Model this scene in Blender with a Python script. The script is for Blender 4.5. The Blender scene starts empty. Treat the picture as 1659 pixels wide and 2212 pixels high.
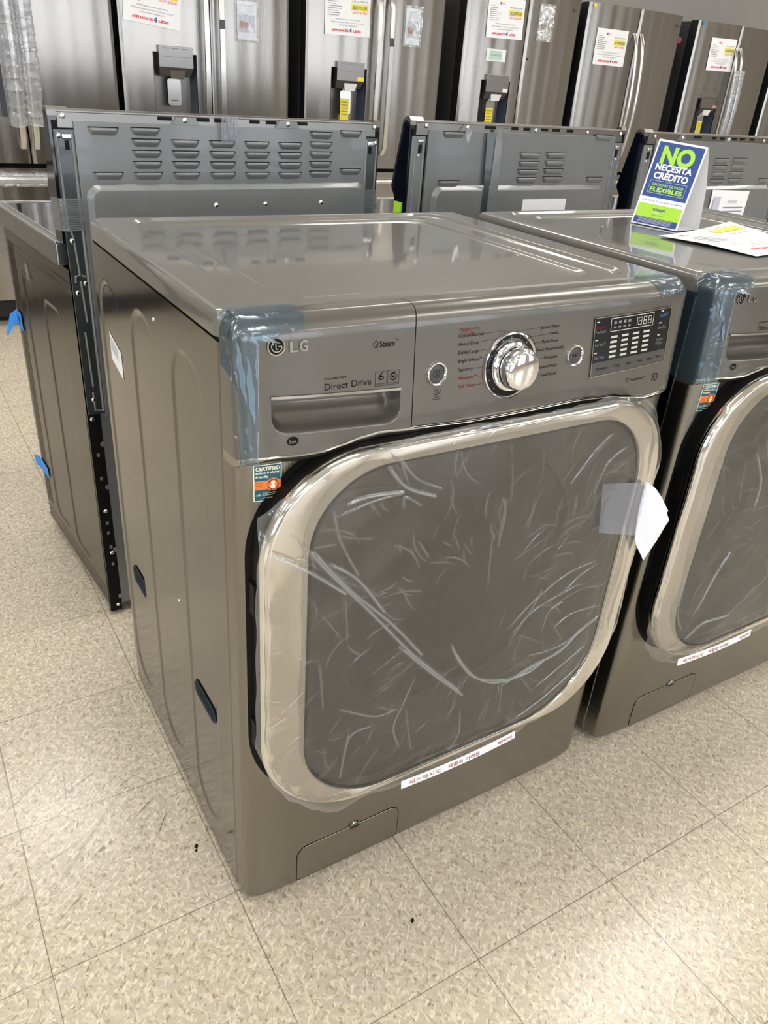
import bpy, bmesh, math, random
from mathutils import Vector, Matrix
random.seed(7)
S = bpy.context.scene
COL = S.collection
PI = math.pi

# ---------------------------------------------------------------- camera
cam = bpy.data.objects.new('camera', bpy.data.cameras.new('camera'))
COL.objects.link(cam)
yaw, pitch, roll = -0.5830, -0.5083, 0.0797
cy, sy, cp, sp = math.cos(yaw), math.sin(yaw), math.cos(pitch), math.sin(pitch)
fw = Vector((-sy*cp, cy*cp, sp)); rt = Vector((cy, sy, 0)); up = rt.cross(fw)
c_, s_ = math.cos(roll), math.sin(roll)
r2, u2 = c_*rt + s_*up, -s_*rt + c_*up
M = Matrix((r2, u2, -fw)).transposed().to_4x4()
M.translation = Vector((-0.3003, -0.8305, 1.2651))
cam.matrix_world = M
cam.data.sensor_fit = 'HORIZONTAL'
cam.data.sensor_width = 36
cam.data.lens = 36*1675.3/1659
cam.data.clip_start = .02
S.camera = cam
S.view_settings.view_transform = 'Standard'
S.view_settings.look = 'None'
S.view_settings.gamma = 1
S.view_settings.use_curve_mapping = False
S.view_settings.exposure = 0.0

# ---------------------------------------------------------------- light
w = bpy.data.worlds.new('world'); S.world = w; w.use_nodes = True
w.node_tree.nodes['Background'].inputs[0].default_value = (.8, .88, 1, 1)
w.node_tree.nodes['Background'].inputs[1].default_value = 1.6
def area(name, loc, rot, sx, sy_, power, col=(1, 1, 1)):
    l = bpy.data.lights.new(name, 'AREA'); l.shape = 'RECTANGLE'; l.size = sx; l.size_y = sy_
    l.energy = power; l.color = col
    o = bpy.data.objects.new(name, l); COL.objects.link(o); o.location = loc; o.rotation_euler = rot
    return o
CEIL = 3.25
LAMP_POWER = 13.0      # emission of a ceiling panel
# daylight through the shopfront windows
area('daylight_front', (2.0, -6.45, 1.6), (PI/2, 0, 0), 13, 2.8, 420, (.95, .97, 1))
area('daylight_side', (-6.45, -1.7, 1.65), (PI/2, 0, -PI/2), 5.5, 2.4, 220, (.84, .92, 1))

# ---------------------------------------------------------------- materials
def N(nt, t, **k):
    n = nt.nodes.new(t)
    for a, b in k.items():
        if a.startswith('i_'):
            key = a[2:]
            n.inputs[int(key) if key.isdigit() else key].default_value = b
        else: setattr(n, a, b)
    return n
def mat(name, col, metal=0, rough=.5, noise=0, nscale=30, bump=0, bscale=200, coat=0, aniso=0, emis=None, stretch=None, rvar=0, alpha=1, spec=None, trans=0):
    m = bpy.data.materials.new(name); m.use_nodes = True
    nt = m.node_tree; b = nt.nodes['Principled BSDF']
    b.inputs['Base Color'].default_value = (*col, 1)
    b.inputs['Metallic'].default_value = metal
    b.inputs['Roughness'].default_value = rough
    b.inputs['Coat Weight'].default_value = coat
    b.inputs['Coat Roughness'].default_value = .05
    b.inputs['Anisotropic'].default_value = aniso
    if spec is not None: b.inputs['Specular IOR Level'].default_value = spec
    if trans: b.inputs['Transmission Weight'].default_value = trans
    if emis: b.inputs['Emission Color'].default_value = (*emis[:3], 1); b.inputs['Emission Strength'].default_value = emis[3]
    tc = N(nt, 'ShaderNodeTexCoord'); mp = N(nt, 'ShaderNodeMapping')
    nt.links.new(tc.outputs['Object'], mp.inputs[0])
    if stretch: mp.inputs['Scale'].default_value = stretch
    if noise or rvar or True:
        nz = N(nt, 'ShaderNodeTexNoise'); nz.inputs['Scale'].default_value = nscale; nz.inputs['Detail'].default_value = 4
        nt.links.new(mp.outputs[0], nz.inputs['Vector'])
        mx = N(nt, 'ShaderNodeMix', data_type='RGBA')
        k = max(noise, .01)
        mx.inputs[6].default_value = (*[c*(1-k) for c in col], 1); mx.inputs[7].default_value = (*[min(1, c*(1+k)) for c in col], 1)
        nt.links.new(nz.outputs['Fac'], mx.inputs[0]); nt.links.new(mx.outputs[2], b.inputs['Base Color'])
        if rvar:
            mr = N(nt, 'ShaderNodeMapRange'); mr.inputs[3].default_value = max(0, rough-rvar); mr.inputs[4].default_value = rough+rvar
            mr.inputs[1].default_value = .3; mr.inputs[2].default_value = .7
            nt.links.new(nz.outputs['Fac'], mr.inputs[0]); nt.links.new(mr.outputs[0], b.inputs['Roughness'])
    if bump:
        n2 = N(nt, 'ShaderNodeTexNoise'); n2.inputs['Scale'].default_value = bscale; n2.inputs['Detail'].default_value = 3
        nt.links.new(mp.outputs[0], n2.inputs['Vector'])
        bp = N(nt, 'ShaderNodeBump'); bp.inputs['Strength'].default_value = bump; bp.inputs['Distance'].default_value = .002
        nt.links.new(n2.outputs['Fac'], bp.inputs['Height']); nt.links.new(bp.outputs[0], b.inputs['Normal'])
    if aniso:
        tg = N(nt, 'ShaderNodeTangent', direction_type='RADIAL', axis='Z'); nt.links.new(tg.outputs[0], b.inputs['Tangent'])
    return m
def film(name, tint, opac, rough, cov, wave=0):
    """thin plastic film: mostly see-through, glossy, a little milky"""
    m = bpy.data.materials.new(name); m.use_nodes = True
    nt = m.node_tree; nt.nodes.clear()
    out = N(nt, 'ShaderNodeOutputMaterial'); tr = N(nt, 'ShaderNodeBsdfTransparent'); tr.inputs[0].default_value = (*tint, 1)
    gl = N(nt, 'ShaderNodeBsdfGlossy'); gl.inputs[0].default_value = (1, 1, 1, 1); gl.inputs['Roughness'].default_value = rough
    df = N(nt, 'ShaderNodeBsdfDiffuse'); df.inputs[0].default_value = (*opac, 1)
    tl = N(nt, 'ShaderNodeBsdfTranslucent'); tl.inputs[0].default_value = (*opac, 1)
    dd = N(nt, 'ShaderNodeMixShader'); dd.inputs[0].default_value = .4
    nt.links.new(df.outputs[0], dd.inputs[1]); nt.links.new(tl.outputs[0], dd.inputs[2])
    lw = N(nt, 'ShaderNodeLayerWeight'); lw.inputs[0].default_value = .35
    m1 = N(nt, 'ShaderNodeMixShader'); m1.inputs[0].default_value = cov
    nt.links.new(tr.outputs[0], m1.inputs[1]); nt.links.new(dd.outputs[0], m1.inputs[2])
    mr = N(nt, 'ShaderNodeMapRange'); mr.inputs[3].default_value = .04; mr.inputs[4].default_value = .60
    nt.links.new(lw.outputs['Fresnel'], mr.inputs[0])
    m2 = N(nt, 'ShaderNodeMixShader'); nt.links.new(mr.outputs[0], m2.inputs[0])
    nt.links.new(m1.outputs[0], m2.inputs[1]); nt.links.new(gl.outputs[0], m2.inputs[2])
    # folds where the film lies double (painted per vertex as thickness)
    at = N(nt, 'ShaderNodeAttribute', attribute_name='fold')
    ad = N(nt, 'ShaderNodeMath', operation='MULTIPLY_ADD'); ad.inputs[1].default_value = .62; ad.inputs[2].default_value = cov
    nt.links.new(at.outputs['Fac'], ad.inputs[0]); nt.links.new(ad.outputs[0], m1.inputs[0])
    if wave:
        tc = N(nt, 'ShaderNodeTexCoord'); nz = N(nt, 'ShaderNodeTexNoise'); nz.inputs['Scale'].default_value = 14; nz.inputs['Detail'].default_value = 5
        nz.inputs['Distortion'].default_value = 1.2
        nt.links.new(tc.outputs['Object'], nz.inputs['Vector'])
        bp = N(nt, 'ShaderNodeBump'); bp.inputs['Strength'].default_value = wave; bp.inputs['Distance'].default_value = .01
        nt.links.new(nz.outputs['Fac'], bp.inputs['Height']); nt.links.new(bp.outputs[0], gl.inputs['Normal'])
    nt.links.new(m2.outputs[0], out.inputs[0])
    return m

G = dict(
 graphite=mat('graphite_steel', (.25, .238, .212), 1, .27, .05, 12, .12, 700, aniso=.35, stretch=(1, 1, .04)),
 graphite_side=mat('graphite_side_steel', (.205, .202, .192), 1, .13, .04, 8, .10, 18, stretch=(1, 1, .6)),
 paint=mat('graphite_paint', (.150, .144, .133), .25, .35, .03, 6, coat=1),
 console=mat('graphite_console', (.140, .133, .121), .6, .30, .03, 6, coat=.4),
 rim=mat('pale_graphite_rim', (.36, .34, .30), .9, .22),
 strip=mat('handle_strip_metal', (.42, .41, .39), 1, .12),
 black=mat('black_plastic', (.012, .012, .014), 0, .35, .1),
 gasket=mat('black_rubber', (.005, .005, .005), 0, .5, spec=.15),
 darkgrey=mat('dark_grey_plastic', (.05, .05, .052), 0, .3, .1),
 chrome=mat('chrome', (.82, .82, .84), 1, .05, .02),
 frame=mat('satin_chrome_frame', (.80, .765, .70), 1, .09, .02, 5),
 glass=mat('smoked_glass', (.035, .033, .03), 0, .06, .05, spec=.8),
 innerring=mat('inner_door_plastic', (.12, .11, .092), 0, .4),
 grip=mat('slate_grip', (.035, .04, .05), 0, .6, spec=.2),
 bowl=mat('dark_bowl', (.02, .02, .02), 0, .3),
 ink=mat('dark_ink', (.010, .009, .009), 0, .6, spec=.1),
 redink=mat('red_ink', (.22, .02, .025), 0, .6, spec=.1),
 bluink=mat('blue_ink', (.03, .2, .5), 0, .5),
 white=mat('white_paper', (.82, .83, .86), 0, .6, .03, 20),
 cream=mat('cream_ink', (.85, .82, .62), 0, .5),
 teal=mat('teal_ink', (.01, .095, .14), 0, .4),
 orange=mat('orange_ink', (.8, .22, .05), 0, .4),
 galv=mat('grey_galvanised_steel', (.185, .192, .195), .3, .36, .06, 40, .1, 300, rvar=.05, coat=.35),
 galvd=mat('dark_grey_coated_steel', (.075, .085, .09), .6, .3, .06, 40, coat=.4),
 rail=mat('bare_steel_rail', (.27, .26, .245), 1, .3, .1, 30, stretch=(.1, 1, 1)),
 rside=mat('dark_brown_coated_steel', (.095, .088, .077), 1, .22, .08, 3, .06, 30),
 stainless=mat('stainless', (.38, .355, .325), 1, .24, .06, 18, .25, 500, aniso=.7, stretch=(1, 1, .02)),
 stainlessdk=mat('stainless_dark', (.30, .285, .27), 1, .3, .06, 18, .2, 500, aniso=.6, stretch=(1, 1, .02)),
 bar=mat('handle_steel', (.66, .65, .63), 1, .22, .03),
 cab=mat('dark_grey_cabinet', (.055, .055, .055), .2, .45, .08, 60, .2, 400),
 navy=mat('navy_black_gloss', (.0025, .0035, .009), 0, .08, spec=.7),
 recess=mat('slate_blue_recess', (.07, .09, .13), .3, .3),
 yellow=mat('yellow_tag', (.85, .72, .02), 0, .5),
 red=mat('red_print', (.7, .03, .06), 0, .5),
 pinkred=mat('faded_red_print', (.75, .22, .25), 0, .5),
 greyink=mat('grey_ink', (.2, .2, .22), 0, .5),
 blue=mat('royal_blue', (.02, .07, .28), 0, .35),
 lime=mat('lime_green', (.42, .75, .05), 0, .4),
 pink=mat('pink_sticker', (.9, .1, .35), 0, .5),
 bsticker=mat('blue_sticker', (.02, .2, .55), 0, .5),
 mint=mat('mint_print', (.45, .65, .55), 0, .5),
 brown=mat('brown_print', (.35, .1, .04), 0, .5),
 lav=mat('pale_lavender_print', (.5, .52, .6), 0, .5),
 sheetw=mat('white_film_print', (.88, .89, .92), 0, .3),
 bluetape=mat('blue_painters_tape', (.02, .25, .75), 0, .5, .1, 30),
 screw=mat('zinc_screw', (.75, .75, .74), 1, .2),
 film=film('clear_film', (.97, .98, 1), (.75, .77, .79), .07, .038, .2),
 bfilm=film('blue_film', (.78, .88, .97), (.26, .42, .58), .12, .09, .25),
 ctape=film('clear_tape', (.9, .92, .95), (.65, .68, .72), .15, .22, .3),
 bubble=film('bubble_wrap', (.95, .97, 1), (.8, .83, .88), .12, .30, 1.0),
 tapefilm=film('stuck_tape', (.9, .93, 1), (.66, .70, .84), .3, .30, .1),
 whitefilm=mat('white_tape', (.80, .82, .90), 0, .45, .02, 20),
 lcd=mat('pale_segments', (.55, .56, .5), 0, .4),
 seg=mat('grey_legend', (.2, .21, .23), 0, .35),
 panel=mat('black_display', (.006, .007, .010), 0, .12, spec=.3),
 panel2=mat('grey_display_strip', (.07, .068, .066), 0, .2, spec=.4),
 ckt=mat('cooktop_trim_steel', (.36, .37, .39), 1, .28),
)

# ---------------------------------------------------------------- geometry helpers
def _text(s, bold=0, res=3, shear=0):
    key = (s, bold, shear)
    if key in _text.c: return _text.c[key]
    cu = bpy.data.curves.new('t', 'FONT'); cu.body = s; cu.size = 1; cu.resolution_u = res; cu.offset = bold; cu.shear = shear
    cu.fill_mode = 'FRONT' if hasattr(cu, 'fill_mode') else cu.fill_mode
    o = bpy.data.objects.new('t', cu)
    me = o.to_mesh()
    vs = [tuple(v.co[:2]) for v in me.vertices]; fs = [tuple(p.vertices) for p in me.polygons]
    o.to_mesh_clear(); bpy.data.objects.remove(o); bpy.data.curves.remove(cu)
    _text.c[key] = (vs, fs); return vs, fs
_text.c = {}

class MB:
    def __init__(s): s.v = []; s.f = []; s.m = []; s.fold = None
    def add(s, vs, fs, m=0, X=None):
        o = len(s.v)
        s.v += [tuple(X @ Vector(v)) if X is not None else tuple(v) for v in vs]
        s.f += [tuple(i+o for i in f) for f in fs]; s.m += [m]*len(fs); return s
    def box(s, x0, x1, y0, y1, z0, z1, m=0, bev=0, X=None, seg=2):
        bm = bmesh.new(); bmesh.ops.create_cube(bm, size=1)
        for v in bm.verts: v.co = Vector(((x0+x1)/2+v.co.x*(x1-x0), (y0+y1)/2+v.co.y*(y1-y0), (z0+z1)/2+v.co.z*(z1-z0)))
        if bev: bmesh.ops.bevel(bm, geom=bm.edges[:], offset=bev, segments=seg, affect='EDGES', profile=.5)
        bm.verts.index_update()
        s.add([v.co[:] for v in bm.verts], [[v.index for v in f.verts] for f in bm.faces], m, X); bm.free(); return s
    def loft(s, rings, m=0, c0=False, c1=False, X=None, closed=True):
        n = len(rings[0]); vs = [p for r in rings for p in r]; fs = []
        for i in range(len(rings)-1):
            for j in range(n if closed else n-1):
                k = (j+1) % n; fs.append((i*n+j, i*n+k, (i+1)*n+k, (i+1)*n+j))
        if c0: fs.append(tuple(range(n-1, -1, -1)))
        if c1: fs.append(tuple(range((len(rings)-1)*n, len(rings)*n)))
        return s.add(vs, fs, m, X)
    def grid(s, rows, m=0, X=None, skip=None, mf=None):
        n = len(rows[0]); vs = [p for r in rows for p in r]; o = len(s.v); s.add(vs, [], m, X)
        for i in range(len(rows)-1):
            for j in range(n-1):
                if skip and skip(i, j): continue
                a = o+i*n+j; s.f.append((a, a+1, a+n+1, a+n)); s.m.append(mf(i, j) if mf else m)
        return s
    def lathe(s, prof, m=0, n=32, X=None, c0=True, c1=True):
        """prof: (radius, height) about local z"""
        return s.loft([[(r*math.cos(2*PI*j/n), r*math.sin(2*PI*j/n), h) for j in range(n)] for r, h in prof], m, c0, c1, X)
    def tube(s, pts, r, n=8, m=0, X=None, sq=1, cap=True):
        P = [Vector(p) for p in pts]; rings = []; prev = None
        for i, p in enumerate(P):
            t = (P[min(i+1, len(P)-1)]-P[max(i-1, 0)]).normalized()
            a = prev if prev else (Vector((0, 0, 1)) if abs(t.z) < .9 else Vector((1, 0, 0)))
            u = t.cross(a).normalized(); v = u.cross(t).normalized(); prev = v
            rr = r[i] if isinstance(r, (list, tuple)) else r
            rings.append([tuple(p+rr*(math.cos(2*PI*j/n)*u+sq*math.sin(2*PI*j/n)*v)) for j in range(n)])
        return s.loft(rings, m, cap, cap, X)
    def prism(s, poly, a, b, axis='y', m=0, X=None):
        def P(p, h): return (p[0], h, p[1]) if axis == 'y' else ((h, p[0], p[1]) if axis == 'x' else (p[0], p[1], h))
        return s.loft([[P(p, a) for p in poly], [P(p, b) for p in poly]], m, True, True, X)
    def text(s, t, fn, x0, z0, w=None, h=.01, m=0, bold=0, align='l', shear=0):
        """cap height h; w = fitted width; fn(x, z) -> 3D"""
        vs, fs = _text(t, bold, shear=shear)
        if not vs: return s
        mnx = min(v[0] for v in vs); mxx = max(v[0] for v in vs)
        k = h/.72; kx = w/(mxx-mnx) if w else k
        W = (mxx-mnx)*kx; ox = x0 - (W/2 if align == 'c' else (W if align == 'r' else 0))
        return s.add([fn(ox+(v[0]-mnx)*kx, z0+v[1]*k) for v in vs], fs, m)
    def strip(s, fn, pts, wd, m=0):
        """ribbon of width wd along 2D pts, mapped by fn"""
        L = []; R = []
        for i, p in enumerate(pts):
            a = Vector(pts[max(i-1, 0)]); b = Vector(pts[min(i+1, len(pts)-1)]); t = (b-a).normalized(); n = Vector((-t.y, t.x))*wd/2
            L.append(fn(p[0]+n.x, p[1]+n.y)); R.append(fn(p[0]-n.x, p[1]-n.y))
        return s.grid([L, R], m)
    def rect(s, fn, x0, z0, x1, z1, m=0, nx=1):
        return s.grid([[fn(x0+(x1-x0)*i/nx, z) for i in range(nx+1)] for z in (z0, z1)], m)
    def disc(s, fn, cx, cz, r, m=0, n=24, rz=None, r_in=0):
        rz = rz or r
        if r_in:
            return s.loft([[fn(cx+q*math.cos(2*PI*j/n), cz+q*rz/r*math.sin(2*PI*j/n)) for j in range(n)] for q in (r_in, r)], m)
        return s.add([fn(cx+r*math.cos(2*PI*j/n), cz+rz*math.sin(2*PI*j/n)) for j in range(n)], [tuple(range(n))], m)
    def build(s, name, mats, parent=None, angle=35, loc=None, fold=None):
        me = bpy.data.meshes.new(name); me.from_pydata(s.v, [], s.f); me.validate(clean_customdata=False)
        ms = mats if isinstance(mats, (list, tuple)) else [mats]
        for x in ms: me.materials.append(G[x] if isinstance(x, str) else x)
        if len(ms) > 1 and len(me.polygons) == len(s.m): me.polygons.foreach_set('material_index', s.m)
        me.shade_smooth(); me.set_sharp_from_angle(angle=math.radians(angle))
        bm = bmesh.new(); bm.from_mesh(me)
        if fold is None and s.fold is None: bmesh.ops.recalc_face_normals(bm, faces=bm.faces[:])
        bm.to_mesh(me); bm.free()
        if s.fold is not None:
            at = me.attributes.new('fold', 'FLOAT', 'POINT'); at.data.foreach_set('value', s.fold)
        o = bpy.data.objects.new(name, me); COL.objects.link(o)
        if parent: o.parent = parent
        if loc: o.location = loc
        if len(me.polygons) > 5 and s.fold is None and angle < 180:
            wn = o.modifiers.new('weighted_normal', 'WEIGHTED_NORMAL'); wn.keep_sharp = True; wn.weight = 60
        return o

def tag(o, label=None, cat=None, group=None, kind=None):
    if label: o['label'] = label
    if cat: o['category'] = cat
    if group: o['group'] = group
    if kind: o['kind'] = kind
    return o
def thing(name, label, cat, loc=(0, 0, 0), rz=0, group=None):
    o = bpy.data.objects.new(name, None); COL.objects.link(o); o.location = loc; o.rotation_euler = (0, 0, rz); o.empty_display_size = .1
    return tag(o, label, cat, group)
def copy_tree(o, parent=None):
    c = o.copy(); COL.objects.link(c); c.parent = parent
    for ch in [x for x in list(bpy.data.objects) if x.parent == o]: copy_tree(ch, c)
    return c
def rrect(x0, x1, z0, z1, r, n=10):
    """rounded rectangle, ccw; r = (bl, br, tr, tl)"""
    if not isinstance(r, (tuple, list)): r = (r,)*4
    out = []
    for (cx, cz, rr, a0) in ((x0+r[0], z0+r[0], r[0], PI), (x1-r[1], z0+r[1], r[1], 1.5*PI), (x1-r[2], z1-r[2], r[2], 0), (x0+r[3], z1-r[3], r[3], .5*PI)):
        for k in range(n+1):
            a = a0+k*PI/2/n; out.append((cx+rr*math.cos(a), cz+rr*math.sin(a)))
    return out
def sstep(a, b, x):
    t = max(0, min(1, (x-a)/(b-a))); return t*t*(3-2*t)
def sd_rr(x, z, x0, x1, z0, z1, r):
    qx = abs(x-(x0+x1)/2)-(x1-x0)/2+r; qz = abs(z-(z0+z1)/2)-(z1-z0)/2+r
    return math.hypot(max(qx, 0), max(qz, 0))+min(max(qx, qz), 0)-r

# ================================================================ SETTING
T = .3048
def floor_mat():
    m = bpy.data.materials.new('vinyl_tile'); m.use_nodes = True; nt = m.node_tree; b = nt.nodes['Principled BSDF']; L = nt.links.new
    tc = N(nt, 'ShaderNodeTexCoord'); sep = N(nt, 'ShaderNodeSeparateXYZ'); L(tc.outputs['Object'], sep.inputs[0])
    def M_(op, a, b_=None, c=None):
        n = N(nt, 'ShaderNodeMath', operation=op)
        for i, q in enumerate((a, b_, c)):
            if q is None: continue
            if isinstance(q, (int, float)): n.inputs[i].default_value = q
            else: L(q, n.inputs[i])
        return n.outputs[0]
    X, Y = sep.outputs[0], sep.outputs[1]
    # warp so that the chips curl
    nz = N(nt, 'ShaderNodeTexNoise', i_Scale=22., i_Detail=2.); L(tc.outputs['Object'], nz.inputs['Vector'])
    wv = N(nt, 'ShaderNodeVectorMath', operation='MULTIPLY_ADD'); wv.inputs[1].default_value = (.022, .022, 0); L(nz.outputs['Color'], wv.inputs[0]); L(tc.outputs['Object'], wv.inputs[2])
    # per tile turn of grain
    col = None
    def chips(scale, sx, ang, lo, hi, off):
        mp = N(nt, 'ShaderNodeMapping'); mp.inputs['Rotation'].default_value = (0, 0, ang); mp.inputs['Location'].default_value = (off, off*1.7, 0)
        mp2 = N(nt, 'ShaderNodeMapping'); mp2.inputs['Scale'].default_value = (1, sx, 1)
        L(wv.outputs[0], mp.inputs[0]); L(mp.outputs[0], mp2.inputs[0])
        v = N(nt, 'ShaderNodeTexNoise', i_Scale=scale, i_Detail=1.5, i_Roughness=.5); L(mp2.outputs[0], v.inputs['Vector'])
        r = N(nt, 'ShaderNodeMapRange', i_1=lo, i_2=hi); L(v.outputs['Fac'], r.inputs[0]); return r.outputs[0]
    def mix(f, a, b_):
        n = N(nt, 'ShaderNodeMix', data_type='RGBA')
        if isinstance(f, float): n.inputs[0].default_value = f
        else: L(f, n.inputs[0])
        for i, q in ((6, a), (7, b_)):
            if isinstance(q, tuple): n.inputs[i].default_value = (*q, 1)
            else: L(q, n.inputs[i])
        return n.outputs[2]
    base = (.50, .445, .355)
    c = mix(chips(50, 2.2, .5, .50, .62, 3), base, (.62, .545, .42))
    c = mix(chips(68, 2.6, -.6, .57, .67, 7), c, (.76, .70, .585))
    c = mix(chips(64, 2.4, 1.1, .57, .70, 11), c, (.38, .31, .225))
    c = mix(chips(85, 2.2, 2.2, .60, .70, 19), c, (.30, .235, .17))
    c = mix(chips(62, 2.2, 1.7, .57, .67, 29), c, (.69, .62, .49))
    big = N(nt, 'ShaderNodeTexNoise', i_Scale=1.1, i_Detail=3.); L(tc.outputs['Object'], big.inputs['Vector'])
    c = mix(M_('MULTIPLY', big.outputs['Fac'], .22), c, (.40, .345, .27))
    # joints
    def joint(Q):
        f = M_('FRACT', M_('ADD', M_('DIVIDE', Q, T), 100.5)); return M_('ABSOLUTE', M_('SUBTRACT', f, .5))
    j = M_('MINIMUM', joint(X), joint(Y))
    jn = N(nt, 'ShaderNodeTexNoise', i_Scale=5.); L(tc.outputs['Object'], jn.inputs['Vector'])
    wdt = M_('MULTIPLY_ADD', jn.outputs['Fac'], .0085, .0004)
    jm = M_('SUBTRACT', 1., M_('SMOOTH_MIN', M_('DIVIDE', j, wdt), 1., .3))
    jm = M_('MAXIMUM', M_('MINIMUM', jm, 1.), 0.)
    c = mix(M_('MULTIPLY', jm, .85), c, (.07, .055, .04))
    # grime under and around the machines, scuffed patch where carts turn
    def streak(x0, y0, x1, y1, wd, s=1., soft=.4):
        dx, dy = x1-x0, y1-y0; Ln = math.hypot(dx, dy); dx /= Ln; dy /= Ln
        u = M_('ADD', M_('MULTIPLY', M_('SUBTRACT', X, x0), dx), M_('MULTIPLY', M_('SUBTRACT', Y, y0), dy))
        v = M_('ABSOLUTE', M_('ADD', M_('MULTIPLY', M_('SUBTRACT', X, x0), -dy), M_('MULTIPLY', M_('SUBTRACT', Y, y0), dx)))
        a = M_('MINIMUM', M_('DIVIDE', u, Ln*.3), M_('DIVIDE', M_('SUBTRACT', Ln, u), Ln*.3))
        e = M_('SUBTRACT', 1., M_('DIVIDE', v, wd)); q = M_('MINIMUM', M_('MINIMUM', a, e), 1.); q = M_('MAXIMUM', q, 0.)
        return M_('MULTIPLY', q, s)
    for (a, b_, c_2, d, w_, s_2) in SCUFFS:
        c = mix(streak(a, b_, c_2, d, w_, s_2), c, (.03, .025, .02))
    # fine rubbed scratches in the patch left of the near machine
    mp = N(nt, 'ShaderNodeMapping'); mp.inputs['Rotation'].default_value = (0, 0, -.55); mp2 = N(nt, 'ShaderNodeMapping'); mp2.inputs['Scale'].default_value = (6, 60, 1)
    L(tc.outputs['Object'], mp.inputs[0]); L(mp.outputs[0], mp2.inputs[0])
    sc = N(nt, 'ShaderNodeTexNoise', i_Scale=1., i_Detail=3.); L(mp2.outputs[0], sc.inputs['Vector'])
    r = N(nt, 'ShaderNodeMapRange', i_1=.60, i_2=.68); L(sc.outputs['Fac'], r.inputs[0])
    ds = M_('SQRT', M_('ADD', M_('POWER', M_('DIVIDE', M_('ADD', X, .20), .17), 2.), M_('POWER', M_('DIVIDE', M_('SUBTRACT', Y, .26), .25), 2.)))
    msk = N(nt, 'ShaderNodeMapRange', i_1=1.1, i_2=.6); L(ds, msk.inputs[0])
    sp_ = N(nt, 'ShaderNodeTexNoise', i_Scale=60., i_Detail=1.); L(tc.outputs['Object'], sp_.inputs['Vector'])
    sr = N(nt, 'ShaderNodeMapRange', i_1=.45, i_2=.6); L(sp_.outputs['Fac'], sr.inputs[0])
    c = mix(M_('MULTIPLY', M_('MULTIPLY', M_('MULTIPLY', r.outputs[0], msk.outputs[0]), sr.outputs[0]), .7), c, (.10, .07, .05))
    L(c, b.inputs['Base Color'])
    rn = N(nt, 'ShaderNodeTexNoise', i_Scale=7., i_Detail=4.); L(tc.outputs['Object'], rn.inputs['Vector'])
    rr = N(nt, 'ShaderNodeMapRange', i_3=.17, i_4=.30); L(rn.outputs['Fac'], rr.inputs[0]); L(rr.outputs[0], b.inputs['Roughness'])
    b.inputs['Specular IOR Level'].default_value = .55
    bn = N(nt, 'ShaderNodeTexNoise', i_Scale=45., i_Detail=3.); L(tc.outputs['Object'], bn.inputs['Vector'])
    bp = N(nt, 'ShaderNodeBump', i_Strength=.12, i_Distance=.002); L(bn.outputs['Fac'], bp.inputs['Height']); L(bp.outputs[0], b.inputs['Normal'])
    return m
SCUFFS = [(-.085, .175, -.052, .225, .0016, .9), (-.115, .19, -.085, .235, .004, .3), (-.30, .12, -.10, .33, .006, .3), (-.215, .33, -.205, .42, .002, .5), (-.212, .26, -.204, .285, .0025, .6), (-.33, .35, -.2, .45, .004, .3), (-.31, .2, -.2, .235, .004, .35)]
def slab(name, x0, x1, y0, y1, z0, z1, m):
    return tag(MB().box(x0, x1, y0, y1, z0, z1).build(name, m), kind='structure')
XL, XR, YF, YB = -6.0, 10.0, -6.0, 4.75
slab('floor', XL, XR, YF, YB, -.1, 0, floor_mat())
wallm = mat('grey_wall_paint', (.27, .255, .245), 0, .8, .04, 5, .1, 60)
wallf = mat('taupe_wall_paint', (.40, .37, .34), 0, .8, .04, 5)
slab('wall_back', XL, XR, YB, YB+.1, 0, CEIL, wallm)
slab('wall_right', XR, XR+.1, YF, YB, 0, CEIL, wallf)
slab('ceiling', XL, XR, YF, YB, CEIL, CEIL+.1, mat('white_ceiling_tile', (.72, .72, .70), 0, .85, .06, 40))
def wall_openings(name, a0, a1, fixed, ops, axis, z0, z1):
    mb = MB(); cuts = sorted(ops); x = a0
    def bx(p, q, u, v):
        if axis == 'x': mb.box(p, q, fixed-.1, fixed, u, v)
        else: mb.box(fixed-.1, fixed, p, q, u, v)
    for (p, q) in cuts:
        bx(x, p, 0, CEIL); bx(p, q, 0, z0); bx(p, q, z1, CEIL); x = q
    bx(x, a1, 0, CEIL)
    return tag(mb.build(name, wallf), kind='structure')
fo = [(-3.4, -1.9), (-1.3, .3), (1.2, 2.9), (3.7, 5.3), (6.1, 7.6)]
so = [(-3.6, -2.1), (-1.4, .2)]
wall_openings('wall_front', XL, XR, YF, fo, 'x', .35, 2.75)
wall_openings('wall_left', YF, YB, XL, so, 'y', .7, 2.6)
k = 1
fr = mat('dark_window_frame', (.05, .05, .05), .5, .4)
gl = film('window_glass', (.96, .98, 1), (.8, .8, .8), .02, .0)
for ops, axis, fx, z0, z1 in ((fo, 'x', YF-.05, .35, 2.75), (so, 'y', XL-.05, .7, 2.6)):
    for (p, q) in ops:
        mb = MB()
        for (a, b_, u, v) in ((p, q, z0, z0+.06), (p, q, z1-.06, z1), (p, p+.06, z0, z1), (q-.06, q, z0, z1), ((p+q)/2-.03, (p+q)/2+.03, z0, z1)):
            if axis == 'x': mb.box(a, b_, fx-.03, fx+.03, u, v)
            else: mb.box(fx-.03, fx+.03, a, b_, u, v)
        o = tag(mb.build('window_%d' % k, fr), kind='structure')
        g = MB()
        if axis == 'x': g.box(p, q, fx-.004, fx+.004, z0, z1)
        else: g.box(fx-.004, fx+.004, p, q, z0, z1)
        g.build('window_glass', gl, o); k += 1
slab('baseboard_back', XL, XR, YB-.012, YB, 0, .1, G['black'])
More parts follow.
